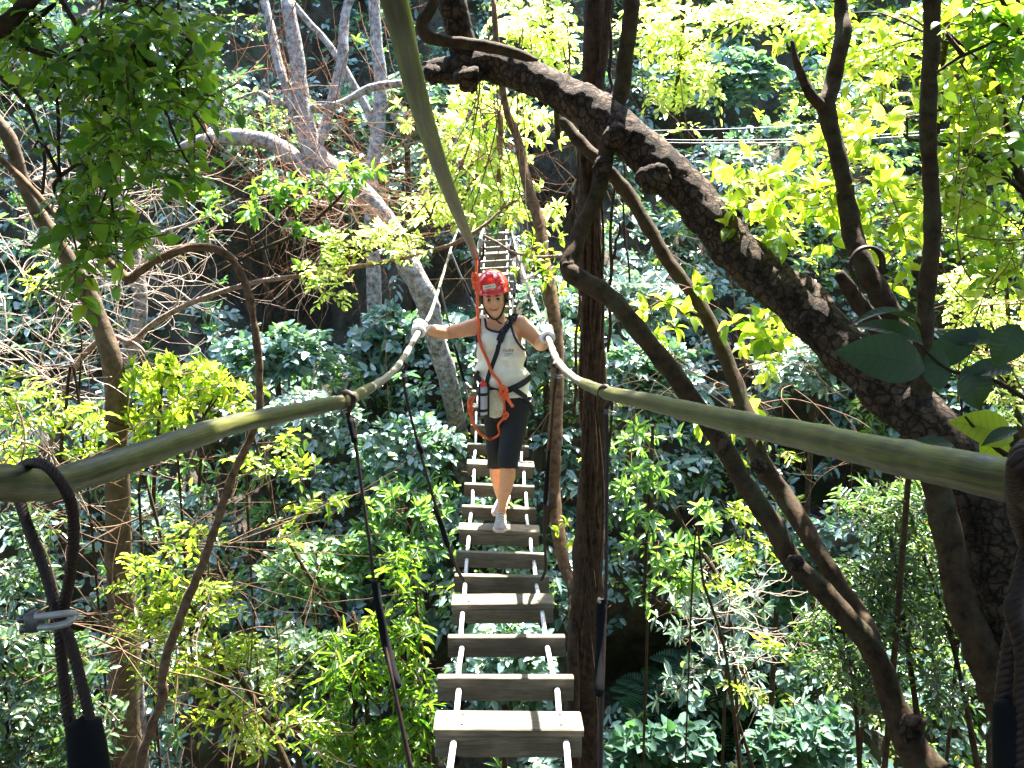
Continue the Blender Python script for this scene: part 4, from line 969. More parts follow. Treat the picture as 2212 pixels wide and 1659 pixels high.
XP = [1110, 1105.6, 1092, 1088, 1085, 1080.6, 1079, 1076, 1071, 1071]
def axis_pt(d, dv=0.0):
    v = spl(d, KD, KV)+dv
    x = float(np.interp(d, XD, XP))
    return Vector(((x-W/2)/FPX*d, d*CP+v*SP, CAMZ-d*SP+v*CP))
def roll_at(d): return float(np.interp(d, [3.3, 4.7, 5.5, 8.6, 12, 15, 19], [0.01, 0.0, .035, .06, -.02, -.05, -.06]))
p0 = axis_pt(2.3)
bridge = thing('plank_bridge', 'long sagging ladder-like bridge of grey wooden planks strung on two white ropes', 'bridge', p0)
def side_pt(d, s, dz=0.0):
    a = axis_pt(d-.01); b_ = axis_pt(d+.01); t = (b_-a).normalized()
    r = roll_at(d); sx = Vector((math.cos(r), 0, -math.sin(r))); sx = (sx - t*sx.dot(t)).normalized()
    up = sx.cross(t)
    return axis_pt(d) + sx*s + up*dz, t, sx, up
dk = 2.34; k = -2; plank_info = {}
while k < 32:
    d = 3.30 + .48*k
    wide = (k % 3 == 0)
    c, t, sx, up = side_pt(d, 0)
    t = (Matrix.Rotation(rnd.uniform(-.05, .05), 3, sx) @ t); up = sx.cross(t)
    jx = rnd.uniform(-.012, .012)
    b = MB()
    hw = .25 + rnd.uniform(-.008, .008)
    if wide:
        b.box(c + t*.075 + sx*jx - up*.012, sx, t, up, hw, .075, .014, .004)       # tread board
        b.box(c + t*.022 + sx*jx - up*.062, sx, t, up, hw-.006, .020, .0355, .003)   # riser beneath the front edge
    else:
        b.box(c + t*.022 + sx*jx - up*.045, sx, t, up, hw, .022, .045, .004)
    for iv in range(len(b.v)): b.v[iv] = b.v[iv] + up*(noise.noise(b.v[iv]*9+Vector((k*3, 0, 0)))*.004) + t*(noise.noise(b.v[iv]*7+Vector((0, k*5, 0)))*.006)
    ob = b.build('plank', M['wood_plank'], bridge, smooth=False)
    for s in (-1, 1):                                                       # rope clamps under each plank
        q, *_ = side_pt(d+.03, s*.185, -.10 if not wide else -.105); 
        bb = MB(); bb.tube([q - t*.03, q + t*.03], .016, seg=8, sub=1); bb.build('clamp', M['rubber'], ob)
        for yy in ((.035, .115) if wide else ()):
            bb = MB(); bb.ellipsoid(c + t*yy + sx*s*.165 + up*.002, (.006, .006, .003), None, 8, 4); bb.build('bolt', M['wire'], ob)
    plank_info[k] = (c, t, sx, up)
    k += 1
for s in (-1, 1):
    pts = []; kk = -2.5
    while kk <= 31.3:
        d = 3.30 + .48*kk
        fra = kk - math.floor(kk)
        q, *_ = side_pt(d+.03, s*(.182 if s > 0 else .19) + rnd.uniform(-.006, .006), -.042 - .05*(0 if fra == 0 else 1)*.5)
        pts.append(q); kk += .5
    b = MB(); b.tube(pts, .0105, seg=10, sub=4); b.build('side_rope', M['hose_white'], bridge)

# far landing platform and post
pf = thing('landing_platform', 'small wooden landing at the far upper end of the bridge', 'platform', axis_pt(18.9))
c, t, sx, up = side_pt(18.9, 0); b = MB(); Z = Vector((0, 0, 1)); Yv = Vector((0, 1, 0)); Xv = Vector((1, 0, 0))
for i in range(6): b.box(c+Yv*(.1+i*.16)-Z*.02, Xv, Yv, Z, .5, .07, .02, .004)
b.build('deck', M['wood_plank'], pf, smooth=False)
b = MB()
for s in (-1, 1): b.box(c+Yv*.5+Xv*s*.42-Z*.8, Z, Xv, Yv, .76, .05, .05, .006)
b.build('post', M['wood_plank'], pf, smooth=False)

# ------------------------------------------------------------------ handrails and the overhead line
def cable(name, label, pl, m, seg=18, sub=8, lump=.0, cat='cable', extra=None):
    pts, rr = track(pl)
    b = MB(); b.tube(pts, rr, seg=seg, sub=sub, lump=lump, lfreq=9)
    o = b.build(name, m, None, origin=pts[0]); return tag(o, label, cat)
M['hose_far'] = hose_mat('hose pale', (.10, .085, .07), (.34, .31, .27), (.18, .155, .13))
LEFT = [(-260, 1030, .95, 52), (-120, 1050, 1.02, 48), (0, 1044, 1.12, 40), (60, 1046, 1.2, 37), (130, 1040, 1.3, 34), (200, 1018, 1.4, 32), (300, 985, 1.55, 28), (400, 950, 1.75, 26), (500, 918, 2.0, 22), (600, 897, 2.25, 19), (680, 880, 2.5, 17), (745, 866, 2.8, 15), (775, 852, 3.15, 12.5), (800, 838, 3.5, 11)]
LEFT2 = [(790, 844, 3.4, 9.5), (822, 824, 3.9, 8.5), (845, 806, 4.3, 8), (868, 779, 4.8, 7.4), (886, 750, 5.3, 7), (905, 716, 5.72, 6.3), (925, 688, 6.4, 4.4), (938, 655, 7.5, 3.8), (955, 600, 9.5, 3.0), (967, 560, 11.5, 2.6), (978, 525, 14, 2.2), (990, 495, 17, 2), (1000, 478, 19, 1.8)]
RIGHT = [(2420, 1010, .80, 60), (2300, 1040, .86, 54), (2200, 1038, .93, 49), (2100, 1020, 1.0, 46), (2000, 1000, 1.1, 42), (1900, 978, 1.22, 38), (1800, 955, 1.38, 34), (1700, 935, 1.58, 30), (1600, 915, 1.8, 26.5), (1500, 892, 2.1, 22.5), (1400, 868, 2.5, 18.5), (1310, 848, 2.95, 14.5), (1262, 829, 3.5, 11.5)]
RIGHT2 = [(1272, 833, 3.4, 9.5), (1243, 818, 3.8, 8.8), (1222, 801, 4.1, 8.2), (1203, 778, 4.8, 7.6), (1192, 752, 5.3, 7), (1183, 728, 5.62, 6.3), (1172, 700, 6.4, 4.7), (1158, 665, 7.6, 4.0), (1143, 625, 9, 3.4), (1128, 580, 11, 2.8), (1116, 540, 13.5, 2.4), (1106, 505, 16.5, 2.1), (1100, 485, 19, 1.9)]
def rail(name, label, a, bb, ext):
    t = thing(name, label, 'handrail', P(*a[0][:3]))
    pts, rr = track(a); pts = [Vector((x, y, CAMZ+z)) for x, y, z in ext]+pts; rr = [rr[0]]*len(ext)+rr; b = MB(); b.tube(pts, rr, seg=24, sub=12, lump=.10, lfreq=11); b.build('hose', M['hose_green'], t)
    pts, rr = track(bb); b = MB(); b.tube(pts, rr, seg=14, sub=9, lump=.22, lfreq=9); b.build('bare_section', M['hose_far'], t)
    return t
rail('handrail', 'left handrail, a thick hose-covered cable held by the right hand of the walker', LEFT, LEFT2, [(-.95, -2.2, .0), (-.75, .1, -.35)])
rail('handrail', 'right handrail, a thick olive hose-covered cable sweeping to the right edge', RIGHT, RIGHT2, [(.9, -2.2, .1), (.66, .05, -.25)])
TOP = [(800, -240, 1.25, 34), (835, -60, 1.5, 31), (862, 40, 1.65, 29), (880, 120, 1.85, 26), (903, 210, 2.1, 23.5), (930, 300, 2.55, 20.5), (958, 380, 3.1, 17), (985, 450, 3.8, 14), (1008, 505, 4.7, 11), (1024, 545, 5.6, 8), (1028, 556, 5.8, 7)]
t = thing('overhead_line', 'thick olive overhead safety cable descending from the top edge to the walker', 'cable', P(862, 40, 1.65))
pts, rr = track(TOP); pts = [Vector((-.2, -2.2, CAMZ+1.5)), Vector((-.2, .3, CAMZ+.72))]+pts; rr = [rr[0]]*2+rr; b = MB(); b.tube(pts, rr, seg=24, sub=10); b.build('hose', M['hose_green'], t)
pts, rr = track([(1028, 556, 5.8, 5), (1036, 520, 6.6, 4.5), (1046, 492, 9, 3.4), (1052, 470, 13, 2.6), (1054, 440, 18, 2)]); b = MB(); b.tube(pts, rr, seg=10, sub=6); b.build('cable', M['wire_grey'], t)
# pulley shackle on the line
sh = P(1034, 540, 5.85)
t = thing('trolley', 'dark metal shackle and carabiner clipped on the overhead line above the helmet', 'carabiner', sh)
b = MB(); ring = []
for k in range(13):
    a = 2*math.pi*k/12; ring.append(P(1036+9*math.cos(a), 538+24*math.sin(a), 5.84))
b.tube(ring, .0075, seg=8, sub=3); b.build('loop', M['wire'], t)
b = MB(); b.ellipsoid(P(1038, 524, 5.8), (.014, .012, .030)); b.build('pulley', M['steel'], t)

# twisted wire hangers
def strands(pts, rr, R=.5, turns=60):
    """three helical strands round a path"""
    Pp, Rr = catmull(pts, rr, 14); b = MB(); n = len(Pp)
    T = [(Pp[min(i+1, n-1)]-Pp[max(i-1, 0)]).normalized() for i in range(n)]
    nn = T[0].orthogonal().normalized(); acc = 0; L = [[] for _ in range(4)]; fr_ = []
    for i in range(n):
        if i: acc += (Pp[i]-Pp[i-1]).length
        nn = (nn - T[i]*nn.dot(T[i])).normalized(); bb = T[i].cross(nn)
        for s in range(4):
            a = acc*turns + s*math.pi/2
            L[s].append(Pp[i] + (nn*math.cos(a)+bb*math.sin(a))*Rr[i]*R)
    for s in range(4): b.tube(L[s], [r*.56 for r in Rr], seg=7, sub=1)
    return b
def hanger(label, wires, sleeves=(), clamps=(), loops=(), tw=0, m='wire'):
    t = thing('hanger_cable', label, 'hanger cable', P(*wires[0][0][:3]), 'vertical hangers between handrails and planks')
    for pl in wires:
        pts, rr = track(pl)
        if tw: b = strands(pts, rr, turns=tw)
        else:
            b = MB(); b.tube(pts, rr, seg=9, sub=6)
        b.build('wire', M[m], t)
    for pl in sleeves:
        pts, rr = track(pl); b = MB(); b.tube(pts, rr, seg=14, sub=5, lump=.05, lfreq=30); b.build('sleeve', M['rubber'], t)
    for (px, py, d, rx, ry, rz, ro) in clamps:
        R_ = Matrix.Rotation(ro, 3, 'Y'); c = P(px, py, d)
        b = MB(); q = lambda x, y, z: c+R_@Vector((x*rx, y*rz, z*ry))
        b.tube([q(-.75, -1.0, .55), q(.2, -1.25, .6), q(.95, -1.0, .5), q(1.2, -.2, .0), q(.95, -1.0, -.45), q(.2, -1.25, -.55), q(-.75, -1.0, -.5)], ry*.34, seg=10, sub=5)
        cl = b.build('clamp', M['steel'], t)
        b = MB(); b.box(q(-.75, -.6, 0), R_@Vector((1, 0, 0)), R_@Vector((0, 1, 0)), R_@Vector((0, 0, 1)), rx*.30, rz*.9, ry*.95, ry*.2); b.build('saddle', M['wire_grey'], cl)
        for s in (-1, 1):
            b = MB(); b.tube([q(-1.0, -1.0, .52*s), q(-1.35, -1.0, .52*s)], ry*.42, seg=6, sub=1); b.build('nut', M['wire_grey'], cl)
    return t
# near left loop (over the left handrail)
hanger('very near twisted wire loop with bright clamp over the left handrail',
       [[(40, 1075, 1.28, 12), (32, 1040, 1.30, 12), (45, 1012, 1.22, 12), (75, 1000, 1.16, 12), (105, 1010, 1.12, 12), (140, 1055, 1.11, 12.5), (157, 1110, 1.13, 12.5), (158, 1180, 1.15, 12.5), (150, 1250, 1.18, 12.5), (138, 1310, 1.2, 12.5), (130, 1370, 1.2, 12.5), (138, 1470, 1.2, 12.5), (155, 1600, 1.2, 12.5), (170, 1720, 1.2, 12.5)],
        [(40, 1075, 1.28, 12), (58, 1130, 1.26, 12), (85, 1200, 1.24, 12), (108, 1270, 1.22, 12), (122, 1320, 1.2, 12), (150, 1380, 1.19, 12.5), (172, 1460, 1.18, 12.5), (195, 1560, 1.18, 12.5), (210, 1700, 1.18, 12.5)]],
       sleeves=[[(180, 1560, 1.18, 36), (186, 1600, 1.18, 40), (192, 1650, 1.18, 42), (200, 1760, 1.18, 44), (210, 1950, 1.18, 44)]],
       clamps=[(112, 1332, 1.16, .024, .012, .011, math.radians(-8))], tw=260)
hanger('very near thick black twisted wire loop at the right edge',
       [[(2225, 1180, .98, 24), (2200, 1100, .93, 24), (2196, 1040, .86, 24), (2206, 985, .84, 24), (2240, 965, .9, 24), (2280, 1000, 1.0, 24), (2260, 1100, 1.02, 24), (2235, 1200, 1.0, 24), (2200, 1330, .98, 22), (2178, 1450, .98, 22), (2168, 1560, .98, 22), (2160, 1700, .98, 22)],
        [(2225, 1180, .98, 22), (2205, 1260, .96, 20), (2190, 1320, .95, 20), (2212, 1420, .95, 20), (2205, 1560, .95, 20), (2200, 1700, .95, 20)]],
       sleeves=[[(2178, 1520, .96, 32), (2182, 1580, .96, 36), (2186, 1680, .96, 38), (2190, 1900, .96, 38)]], tw=210)
pk = lambda kx, s: proj([side_pt(3.3+.48*kx+.03, s*.185, -.06)[0]])[0]
e = pk(4, -1)
hanger('black hanger cable from left handrail to bottom edge',
       [[(745, 884, 2.82, 5), (738, 866, 2.86, 5), (742, 850, 2.80, 6), (752, 848, 2.74, 6), (763, 858, 2.72, 6), (762, 876, 2.76, 6), (752, 890, 2.8, 6), (758, 920, 2.8, 4.5), (768, 960, 2.78, 4.5), (785, 1080, 2.76, 3.5), (798, 1170, 2.74, 3.5), (808, 1260, 2.72, 4), (830, 1380, 2.7, 4), (850, 1480, 2.65, 4), (892, 1680, 2.6, 6)],
        [(765, 905, 2.8, 3.5), (770, 960, 2.78, 3.5)]],
       sleeves=[[(809, 1258, 2.72, 8), (820, 1320, 2.71, 9), (836, 1400, 2.7, 10), (858, 1475, 2.66, 9), (861, 1480, 2.66, 6)], [(756, 905, 2.8, 7), (766, 955, 2.78, 6)]],
       clamps=[(746, 886, 2.80, .013, .007, .008, -.4)])
hanger('thin hanger cable slanting from left handrail to a plank in front of walker',
       [[(866, 792, 4.72, 4), (872, 782, 4.75, 4), (878, 790, 4.72, 4), (872, 806, 4.75, 3.5), (876, 850, 4.8, 3), (890, 910, 4.88, 3), (905, 965, 4.95, 3), (925, 1040, 5.0, 3), (945, 1105, 5.1, 3.5), (970, 1185, 5.15, 3.5), (992, 1238, 5.2, 3.5), (e[0]+2, e[1], e[2], 4)]],
       sleeves=[[(938, 1095, 5.1, 4.5), (952, 1130, 5.12, 6), (965, 1172, 5.14, 6), (968, 1182, 5.15, 4)], [(902, 950, 4.95, 4), (907, 968, 4.95, 7), (912, 980, 4.95, 4)]], clamps=[(874, 810, 4.72, .014, .009, .010, 0)])
hanger('long black hanger cable with sleeve before the straight trunk',
       [[(1300, 862, 2.98, 5), (1294, 850, 3.0, 5), (1300, 838, 2.95, 6), (1310, 836, 2.9, 6), (1320, 850, 2.9, 6), (1318, 868, 2.94, 6), (1310, 885, 2.96, 5), (1312, 960, 2.95, 4), (1311, 1060, 2.93, 3.5), (1310, 1180, 2.9, 3.5), (1308, 1300, 2.88, 4), (1300, 1500, 2.8, 5), (1296, 1690, 2.75, 6)],
        [(1322, 868, 2.94, 3.5), (1320, 920, 2.95, 3), (1314, 980, 2.95, 3)]],
       sleeves=[[(1300, 1300, 2.88, 8), (1299, 1305, 2.88, 11), (1297, 1400, 2.85, 11.5), (1294, 1490, 2.8, 11.5), (1293, 1496, 2.8, 8)]], clamps=[(1318, 890, 2.92, .014, .007, .008, .2)])
e = pk(4, 1)
hanger('thin dark hanger cable from right handrail beside the slender tree',
       [[(1196, 790, 4.62, 4.5), (1203, 776, 4.66, 4.5), (1208, 790, 4.62, 4.5), (1203, 806, 4.65, 4), (1196, 860, 4.75, 3), (1190, 940, 4.9, 3), (1184, 1000, 5, 4), (1178, 1080, 5.05, 4), (1176, 1160, 5.1, 3), (1178, 1230, 5.2, 3), (e[0], e[1], e[2], 3.5)]],
       sleeves=[[(1186, 975, 4.95, 3), (1181, 1040, 5.0, 5), (1178, 1080, 5.05, 5), (1177, 1090, 5.05, 3)]], clamps=[(1206, 812, 4.6, .014, .010, .010, 0)])
for (kx, s, hp, lb) in [(11, -1, (951, 620, 8.6), 'slim pale grey hanger left of the helmet in front of the black hollow'), (11, 1, (1147, 640, 8.5), 'slim dark hanger right of the helmet beside the grey post tree'),
                        (19, -1, (972, 540, 12.6), 'far thin hanger at left of the upper planks'), (19, 1, (1119, 548, 12.9), 'far thin hanger at right of the upper planks'),
                        (26, -1, (990, 497, 16.5), 'farthest thin hanger left of the upper planks'), (26, 1, (1107, 508, 16.2), 'farthest thin hanger right of the upper planks')]:
    e = pk(kx, s)
    hanger(lb, [[(hp[0], hp[1], hp[2], 2.4), ((hp[0]+e[0])/2-2, (hp[1]+e[1])/2, (hp[2]+e[2])/2, 2.2), (e[0], e[1], e[2], 2.2)]],
           sleeves=[[(hp[0]*.6+e[0]*.4, hp[1]*.6+e[1]*.4, hp[2]*.6+e[2]*.4, 3.2), (hp[0]*.35+e[0]*.65, hp[1]*.35+e[1]*.65, hp[2]*.35+e[2]*.65, 3.2)]], m='wire_grey')

# three thin far cables at upper right
for (pa, pb, lb) in [((1330, 283, 15), (2300, 208, 13), 'uppermost of the three thin cables strung across the upper right'), ((1330, 300, 15), (2300, 255, 13), 'middle of the three thin cables strung across the upper right'), ((1330, 306, 15), (2300, 262, 13), 'lowest of the three thin cables strung across the upper right')]:
    A_, B_ = P(*pa), P(*pb); b = MB()
    b.tube([A_.lerp(B_, k/10) - Vector((0, 0, .12*math.sin(math.pi*k/10))) for k in range(11)], .006, seg=6, sub=2)
    o = b.build('thin_cable', M['wire_grey'], None, origin=A_); tag(o, lb, 'cable', 'thin cables at upper right')

# ------------------------------------------------------------------ the walker
FC, FT, FS, FU = plank_info[6]
Y0 = (FC + FT*.05).y
K_ = Y0/FPX/CP*1.0       # metres per px near the walker
def Bp(px, py, dy=0.0): return PY(px, py, Y0+dy)
skin = simple('skin', (.70, .35, .175), rough=0.5, var=.10, scale=25, bump=.05, sss=.12)
M['shirt'] = simple('white jersey cloth', (.90, .82, .69), rough=.85, var=.05, scale=30, bump=.25, dist=.004)  # warm bounce light mixed into the white cloth colour
M['navy'] = simple('navy trim', (.02, .022, .07), rough=.8)
M['pants'] = simple('black stretch cloth', (.003, .005, .007), rough=.75, var=.3, scale=12, bump=.2, dist=.004)
M['helmet'] = simple('red glossy shell', (.72, .03, .022), rough=.18, var=.05, scale=6, bump=.0, coat=.6)
M['cream'] = simple('cream sticker', (.72, .68, .50), rough=.5, var=.08)
M['ink'] = simple('grey print', (.16, .15, .18), rough=.8)
M['web'] = simple('black webbing', (.004, .004, .006), rough=.7, bump=.4, scale=90)
M['rope_red'] = simple('orange red rope', (.85, .13, .035), rough=.7, var=.15, scale=120, bump=.5, dist=.002)
M['glove'] = simple('white knit glove', (.78, .77, .75), rough=.9, var=.08, scale=70, bump=.4)
M['hair'] = simple('dark hair', (.020, .013, .010), rough=.5)
M['shoe'] = simple('grey suede shoe', (.36, .30, .27), rough=.8, var=.2, scale=40)
M['shoe_w'] = simple('pale shoe sole', (.66, .48, .36), rough=.6)
M['pad'] = simple('speckled beige pad', (.62, .55, .36), rough=.85, var=.3, scale=140, bump=.3)
M['bottle'] = simple('translucent bottle', (.50, .50, .55), rough=.25, var=.05, coat=.4)
M['cap'] = simple('red bottle cap', (.75, .05, .03), rough=.35)
M['lip'] = simple('lips', (.42, .13, .10), rough=.45)
M['eye'] = simple('dark eyes', (.015, .010, .008), rough=.2)
M['brow'] = simple('brows', (.05, .028, .018), rough=.8)

person = thing('person', 'person in red helmet, white tank top and black capris walking the plank bridge', 'person', FC+FT*.05)

def ring(c, rx, ry, tilt=None, n=20, sq=1.0):
    out = []
    for k in range(n):
        a = 2*math.pi*k/n; ca, sa = math.cos(a), math.sin(a)
        q = Vector((math.copysign(abs(ca)**sq, ca)*rx, math.copysign(abs(sa)**sq, sa)*ry, 0))
        if tilt is not None: q = tilt @ q
        out.append(Vector(c)+q)
    return out
body = MB()
# torso
T_ = [(1076, 676, .02, 13, .050), (1076, 690, .02, 16, .056), (1079, 696, .025, 30, .062), (1081, 702, .025, 44, .076), (1082, 712, .02, 47, .092), (1082, 730, .015, 45, .104), (1082, 748, .01, 44, .108),
      (1082, 770, .01, 42, .100), (1083, 795, .01, 39, .092), (1085, 815, .01, 40, .094), (1089, 838, .015, 44, .104), (1093, 862, .02, 48, .112), (1094, 880, .02, 49, .112), (1093, 900, .02, 46, .100)]
body.loft([ring(Bp(x, y, dy), hw*K_, dp, n=24, sq=.85) for x, y, dy, hw, dp in T_])
# chest
body.ellipsoid(Bp(1063, 738, -.065), (.058, .045, .055)); body.ellipsoid(Bp(1102, 738, -.065), (.058, .045, .055))
def limb(pts, rr, n=16, sub=5):
    body.tube(pts, [r*K_ for r in rr], seg=n, sub=sub)
# legs
limb([Bp(1114, 872, .01), Bp(1112, 900, -.01), Bp(1107, 935, -.03), Bp(1101, 970, -.06), Bp(1098, 990, -.07), Bp(1097, 1010, -.05), Bp(1096, 1030, -.01), Bp(1092, 1055, .01), Bp(1086, 1080, .05), Bp(1084, 1094, .08), Bp(1083, 1112, .08)],
     [27, 26, 24, 19.5, 18, 17, 17.5, 15, 11, 9.5, 11])
limb([Bp(1072, 872, .03), Bp(1072, 900, .05), Bp(1073, 935, .08), Bp(1073, 970, .10), Bp(1074, 990, .13), Bp(1072, 1015, .20), Bp(1074, 1035, .27), Bp(1079, 1060, .36), Bp(1084, 1080, .42), Bp(1087, 1090, .44)],
     [26, 25, 22, 19, 18, 16, 15, 12, 9.5, 9])
# arms
LH, RH = P(905, 716, 5.72), P(1183, 728, 5.62)
eL = Bp(962, 719, -.03); wL = LH.lerp(eL, .0) + (eL-LH).normalized()*.085 + Vector((0, 0, .012))
limb([Bp(1046, 704, .025), Bp(1030, 705, .02), Bp(1005, 711, .0), Bp(980, 716, -.02), eL, eL.lerp(wL, .3), eL.lerp(wL, .65), wL, wL.lerp(LH, .3)],
     [20, 19.5, 17, 14.5, 14, 14.5, 13, 10.5, 10.5])
body.ellipsoid(Bp(1037, 703, .025), (.058, .058, .060))
eR = Bp(1168, 744, -.06); wR = RH + (eR-RH).normalized()*.075 + Vector((-.005, 0, .01))
limb([Bp(1112, 702, .025), Bp(1128, 706, .02), Bp(1146, 720, -.01), Bp(1158, 733, -.04), eR, eR.lerp(wR, .35), eR.lerp(wR, .7), wR, wR.lerp(RH, .3)],
     [20, 20, 17, 15, 14.5, 14.5, 12.5, 10, 10])
body.ellipsoid(Bp(1122, 702, .025), (.058, .058, .060))
# neck
limb([Bp(1076, 705, .03), Bp(1074, 685, .01), Bp(1071, 668, .0), Bp(1069, 650, .01)], [20, 16.5, 16, 17])
# head: rings from chin to crown, (px, py, half width px, front dy, back dy)
tl = Matrix.Rotation(math.radians(-6), 3, 'Y') @ Matrix.Rotation(math.radians(4), 3, 'X')
HC = Bp(1066, 640, -.02)
def hp(x, y, z): return HC + tl @ Vector((x, y, z))     # head frame, metres: x right, y back, z up
HR = [(-.112, .014, -.082, -.060), (-.106, .026, -.092, -.030), (-.096, .038, -.096, -.01), (-.080, .049, -.095, .02), (-.060, .058, -.092, .045), (-.035, .061, -.090, .065), (-.010, .065, -.088, .080), (.015, .067, -.087, .088), (.040, .068, -.088, .09), (.065, .065, -.082, .088), (.09, .055, -.068, .075), (.112, .035, -.045, .05), (.122, .012, -.015, .02)]
hr = []
for (z, hw, f, bk) in HR:
    cy, ry = (f+bk)/2, (bk-f)/2; rg = []
    for k in range(28):
        a = 2*math.pi*k/28; ca, sa = math.cos(a), math.sin(a)
        rg.append(hp(hw*math.copysign(abs(ca)**.9, ca), cy+ry*math.copysign(abs(sa)**.85, sa), z))
    hr.append(rg)
body.loft(hr)
def he(x, y, z, r, rot=None): body.ellipsoid(hp(x, y, z), r, tl if rot is None else tl @ rot, 16, 12)
he(0, -.099, -.026, (.0125, .011, .0105)); body.tube([hp(0, -.086, .018), hp(0, -.094, -.005), hp(0, -.100, -.022)], [.0070, .0085, .009], seg=10, sub=3)
he(-.011, -.094, -.031, (.0075, .010, .0065)); he(.011, -.094, -.031, (.0075, .010, .0065))
for s in (-1, 1):
    he(s*.030, -.074, -.030, (.024, .022, .020)); he(s*.068, .0, -.008, (.010, .016, .030)); he(s*.031, -.078, .024, (.020, .010, .007))
he(0, -.086, -.092, (.017, .013, .012)); he(0, -.088, -.058, (.022, .010, .013))
# palms inside the gloves
for Hd, wr in ((LH, wL), (RH, wR)): body.ellipsoid(Hd.lerp(wr, .4)+Vector((0, 0, .018)), (.026, .030, .022))
body.ellipsoid(Bp(1083, 1118, .07), (.033, .05, .035)); body.ellipsoid(Bp(1087, 1092, .44), (.032, .05, .035))

def remesh(mb, name, vox, m, parent, smooth=3, keep=True):
    ob = mb.build(name, m, parent)
    r = ob.modifiers.new('r', 'REMESH'); r.mode = 'VOXEL'; r.voxel_size = vox
    s = ob.modifiers.new('s', 'SMOOTH'); s.factor = .6; s.iterations = smooth
    dg = bpy.context.evaluated_depsgraph_get(); dg.update()
    me = bpy.data.meshes.new_from_object(ob.evaluated_get(dg)); me.name = name
    ob.modifiers.clear(); old = ob.data; ob.data = me; bpy.data.meshes.remove(old)
    if not me.materials: me.materials.append(m)
    me.polygons.foreach_set('use_smooth', [True]*len(me.polygons))
    return ob
bod = remesh(body, 'body', .0052, skin, person, 4)
PL = np.array(person.location)
def arr(me):
    v = np.empty(len(me.vertices)*3); me.vertices.foreach_get('co', v); v = v.reshape(-1, 3)
    n = np.empty(len(me.vertices)*3); me.vertices.foreach_get('normal', n); return v, n.reshape(-1, 3)
BV, BN = arr(bod.data)
BF = np.empty(len(bod.data.polygons)*4, np.int32); bod.data.loops.foreach_get('vertex_index', BF) if len(bod.data.loops) == len(BF) else None
BF = BF.reshape(-1, 4)
BW = BV + PL; BPJ = proj(BW)
def sstep(a, b, x): t = np.clip((x-a)/(b-a), 0, 1); return t*t*(3-2*t)
def garment(name, m, fn, offs, th=.004):
    """cloth that follows the body: fn gives a signed inside value per vertex (>0 inside); cut along its zero line"""
    val = fn(BPJ, BW)
    off = offs(BPJ, BW)
    verts = BV + BN*off[:, None]
    bm = bmesh.new(); keepf = (val[BF] > 0).any(axis=1)
    idx = {}; 
    for f in BF[keepf]:
        for i in f:
            if int(i) not in idx: idx[int(i)] = bm.verts.new(verts[i])
        try: bm.faces.new([idx[int(i)] for i in f])
        except ValueError: pass
    # pull the outside vertices of border faces onto the zero line for a clean hem
    adj = {}
    for e in bm.edges:
        adj.setdefault(e.verts[0], []).append(e.verts[1]); adj.setdefault(e.verts[1], []).append(e.verts[0])
    inv = {v: i for i, v in idx.items()}
    mv = []
    for v, i in inv.items():
        if val[i] <= 0:
            best = [w for w in adj.get(v, []) if val[inv[w]] > 0]
            if best:
                w = max(best, key=lambda q: val[inv[q]]); a, c = val[i], val[inv[w]]
                mv.append((v, v.co.lerp(w.co, min(.9, -a/(c-a+1e-9)))))
    for v, co in mv: v.co = co
    me = bpy.data.meshes.new(name); bm.to_mesh(me); bm.free(); me.materials.append(m)
    me.polygons.foreach_set('use_smooth', [True]*len(me.polygons))
    o = bpy.data.objects.new(name, me); C.objects.link(o); o.parent = person
    s = o.modifiers.new('t', 'SOLIDIFY'); s.thickness = th; s.offset = 1
    return o
def armL(y): return np.interp(y, [680, 715, 728, 745, 762, 763, 2000], [1037, 1036, 1033, 1028, 1022, -900, -900])
def armR(y): return np.interp(y, [680, 703, 727, 752, 758, 759, 2000], [1104, 1102, 1109, 1125, 1134, 5000, 5000])
def neckv(p, w):
    front = sstep(Y0+.05, Y0-.02, w[:, 1]) if False else (w[:, 1] < Y0+.03).astype(float)
    ry = np.where(w[:, 1] < Y0+.02, 29.0, 10.0)
    return (np.sqrt(((p[:, 0]-1071)/25.0)**2 + ((p[:, 1]-690)/ry)**2)-1)*20
def shirt_fn(p, w):
    v = np.minimum.reduce([neckv(p, w), p[:, 0]-armL(p[:, 1]), armR(p[:, 1])-p[:, 0], 858-p[:, 1] + 3*np.sin(p[:, 0]*.2)*0, p[:, 1]-682])
    # exclude the arms
    return np.where((p[:, 0] < 1024) | ((p[:, 0] > 1140) & (p[:, 1] < 760)), -5, v)
def shirt_off(p, w):
    wr = np.array([noise.noise(Vector((a*.035, b*.05, 3))) for a, b in zip(p[:, 0], p[:, 1])])
    wr2 = np.array([noise.noise(Vector((a*.09, b*.03, 8))) for a, b in zip(p[:, 0], p[:, 1])])
    lo = sstep(750, 810, p[:, 1])*(1-sstep(815, 834, p[:, 1])*.75)
    o = .007 + .012*sstep(700, 770, p[:, 1]) + lo*.022 + (wr*.018+wr2*.009)*sstep(720, 770, p[:, 1])
    return np.maximum(o, .006)
def val_band(fn, wd):
    return lambda p, w: np.minimum(fn(p, w), wd-np.minimum.reduce([np.where(fn(p, w) > 0, neckv(p, w), 99), np.abs(p[:, 0]-armL(p[:, 1])) + np.where(armL(p[:, 1]) < 0, 99, 0), np.abs(armR(p[:, 1])-p[:, 0]) + np.where(armR(p[:, 1]) > 4000, 99, 0)]))
shirt = garment('tank_top', M['shirt'], shirt_fn, shirt_off)
def pants_fn(p, w):
    v = np.minimum(p[:, 1]-842, 1009-p[:, 1])
    return np.where((p[:, 0] < 1030) | (p[:, 0] > 1152), -5, v)
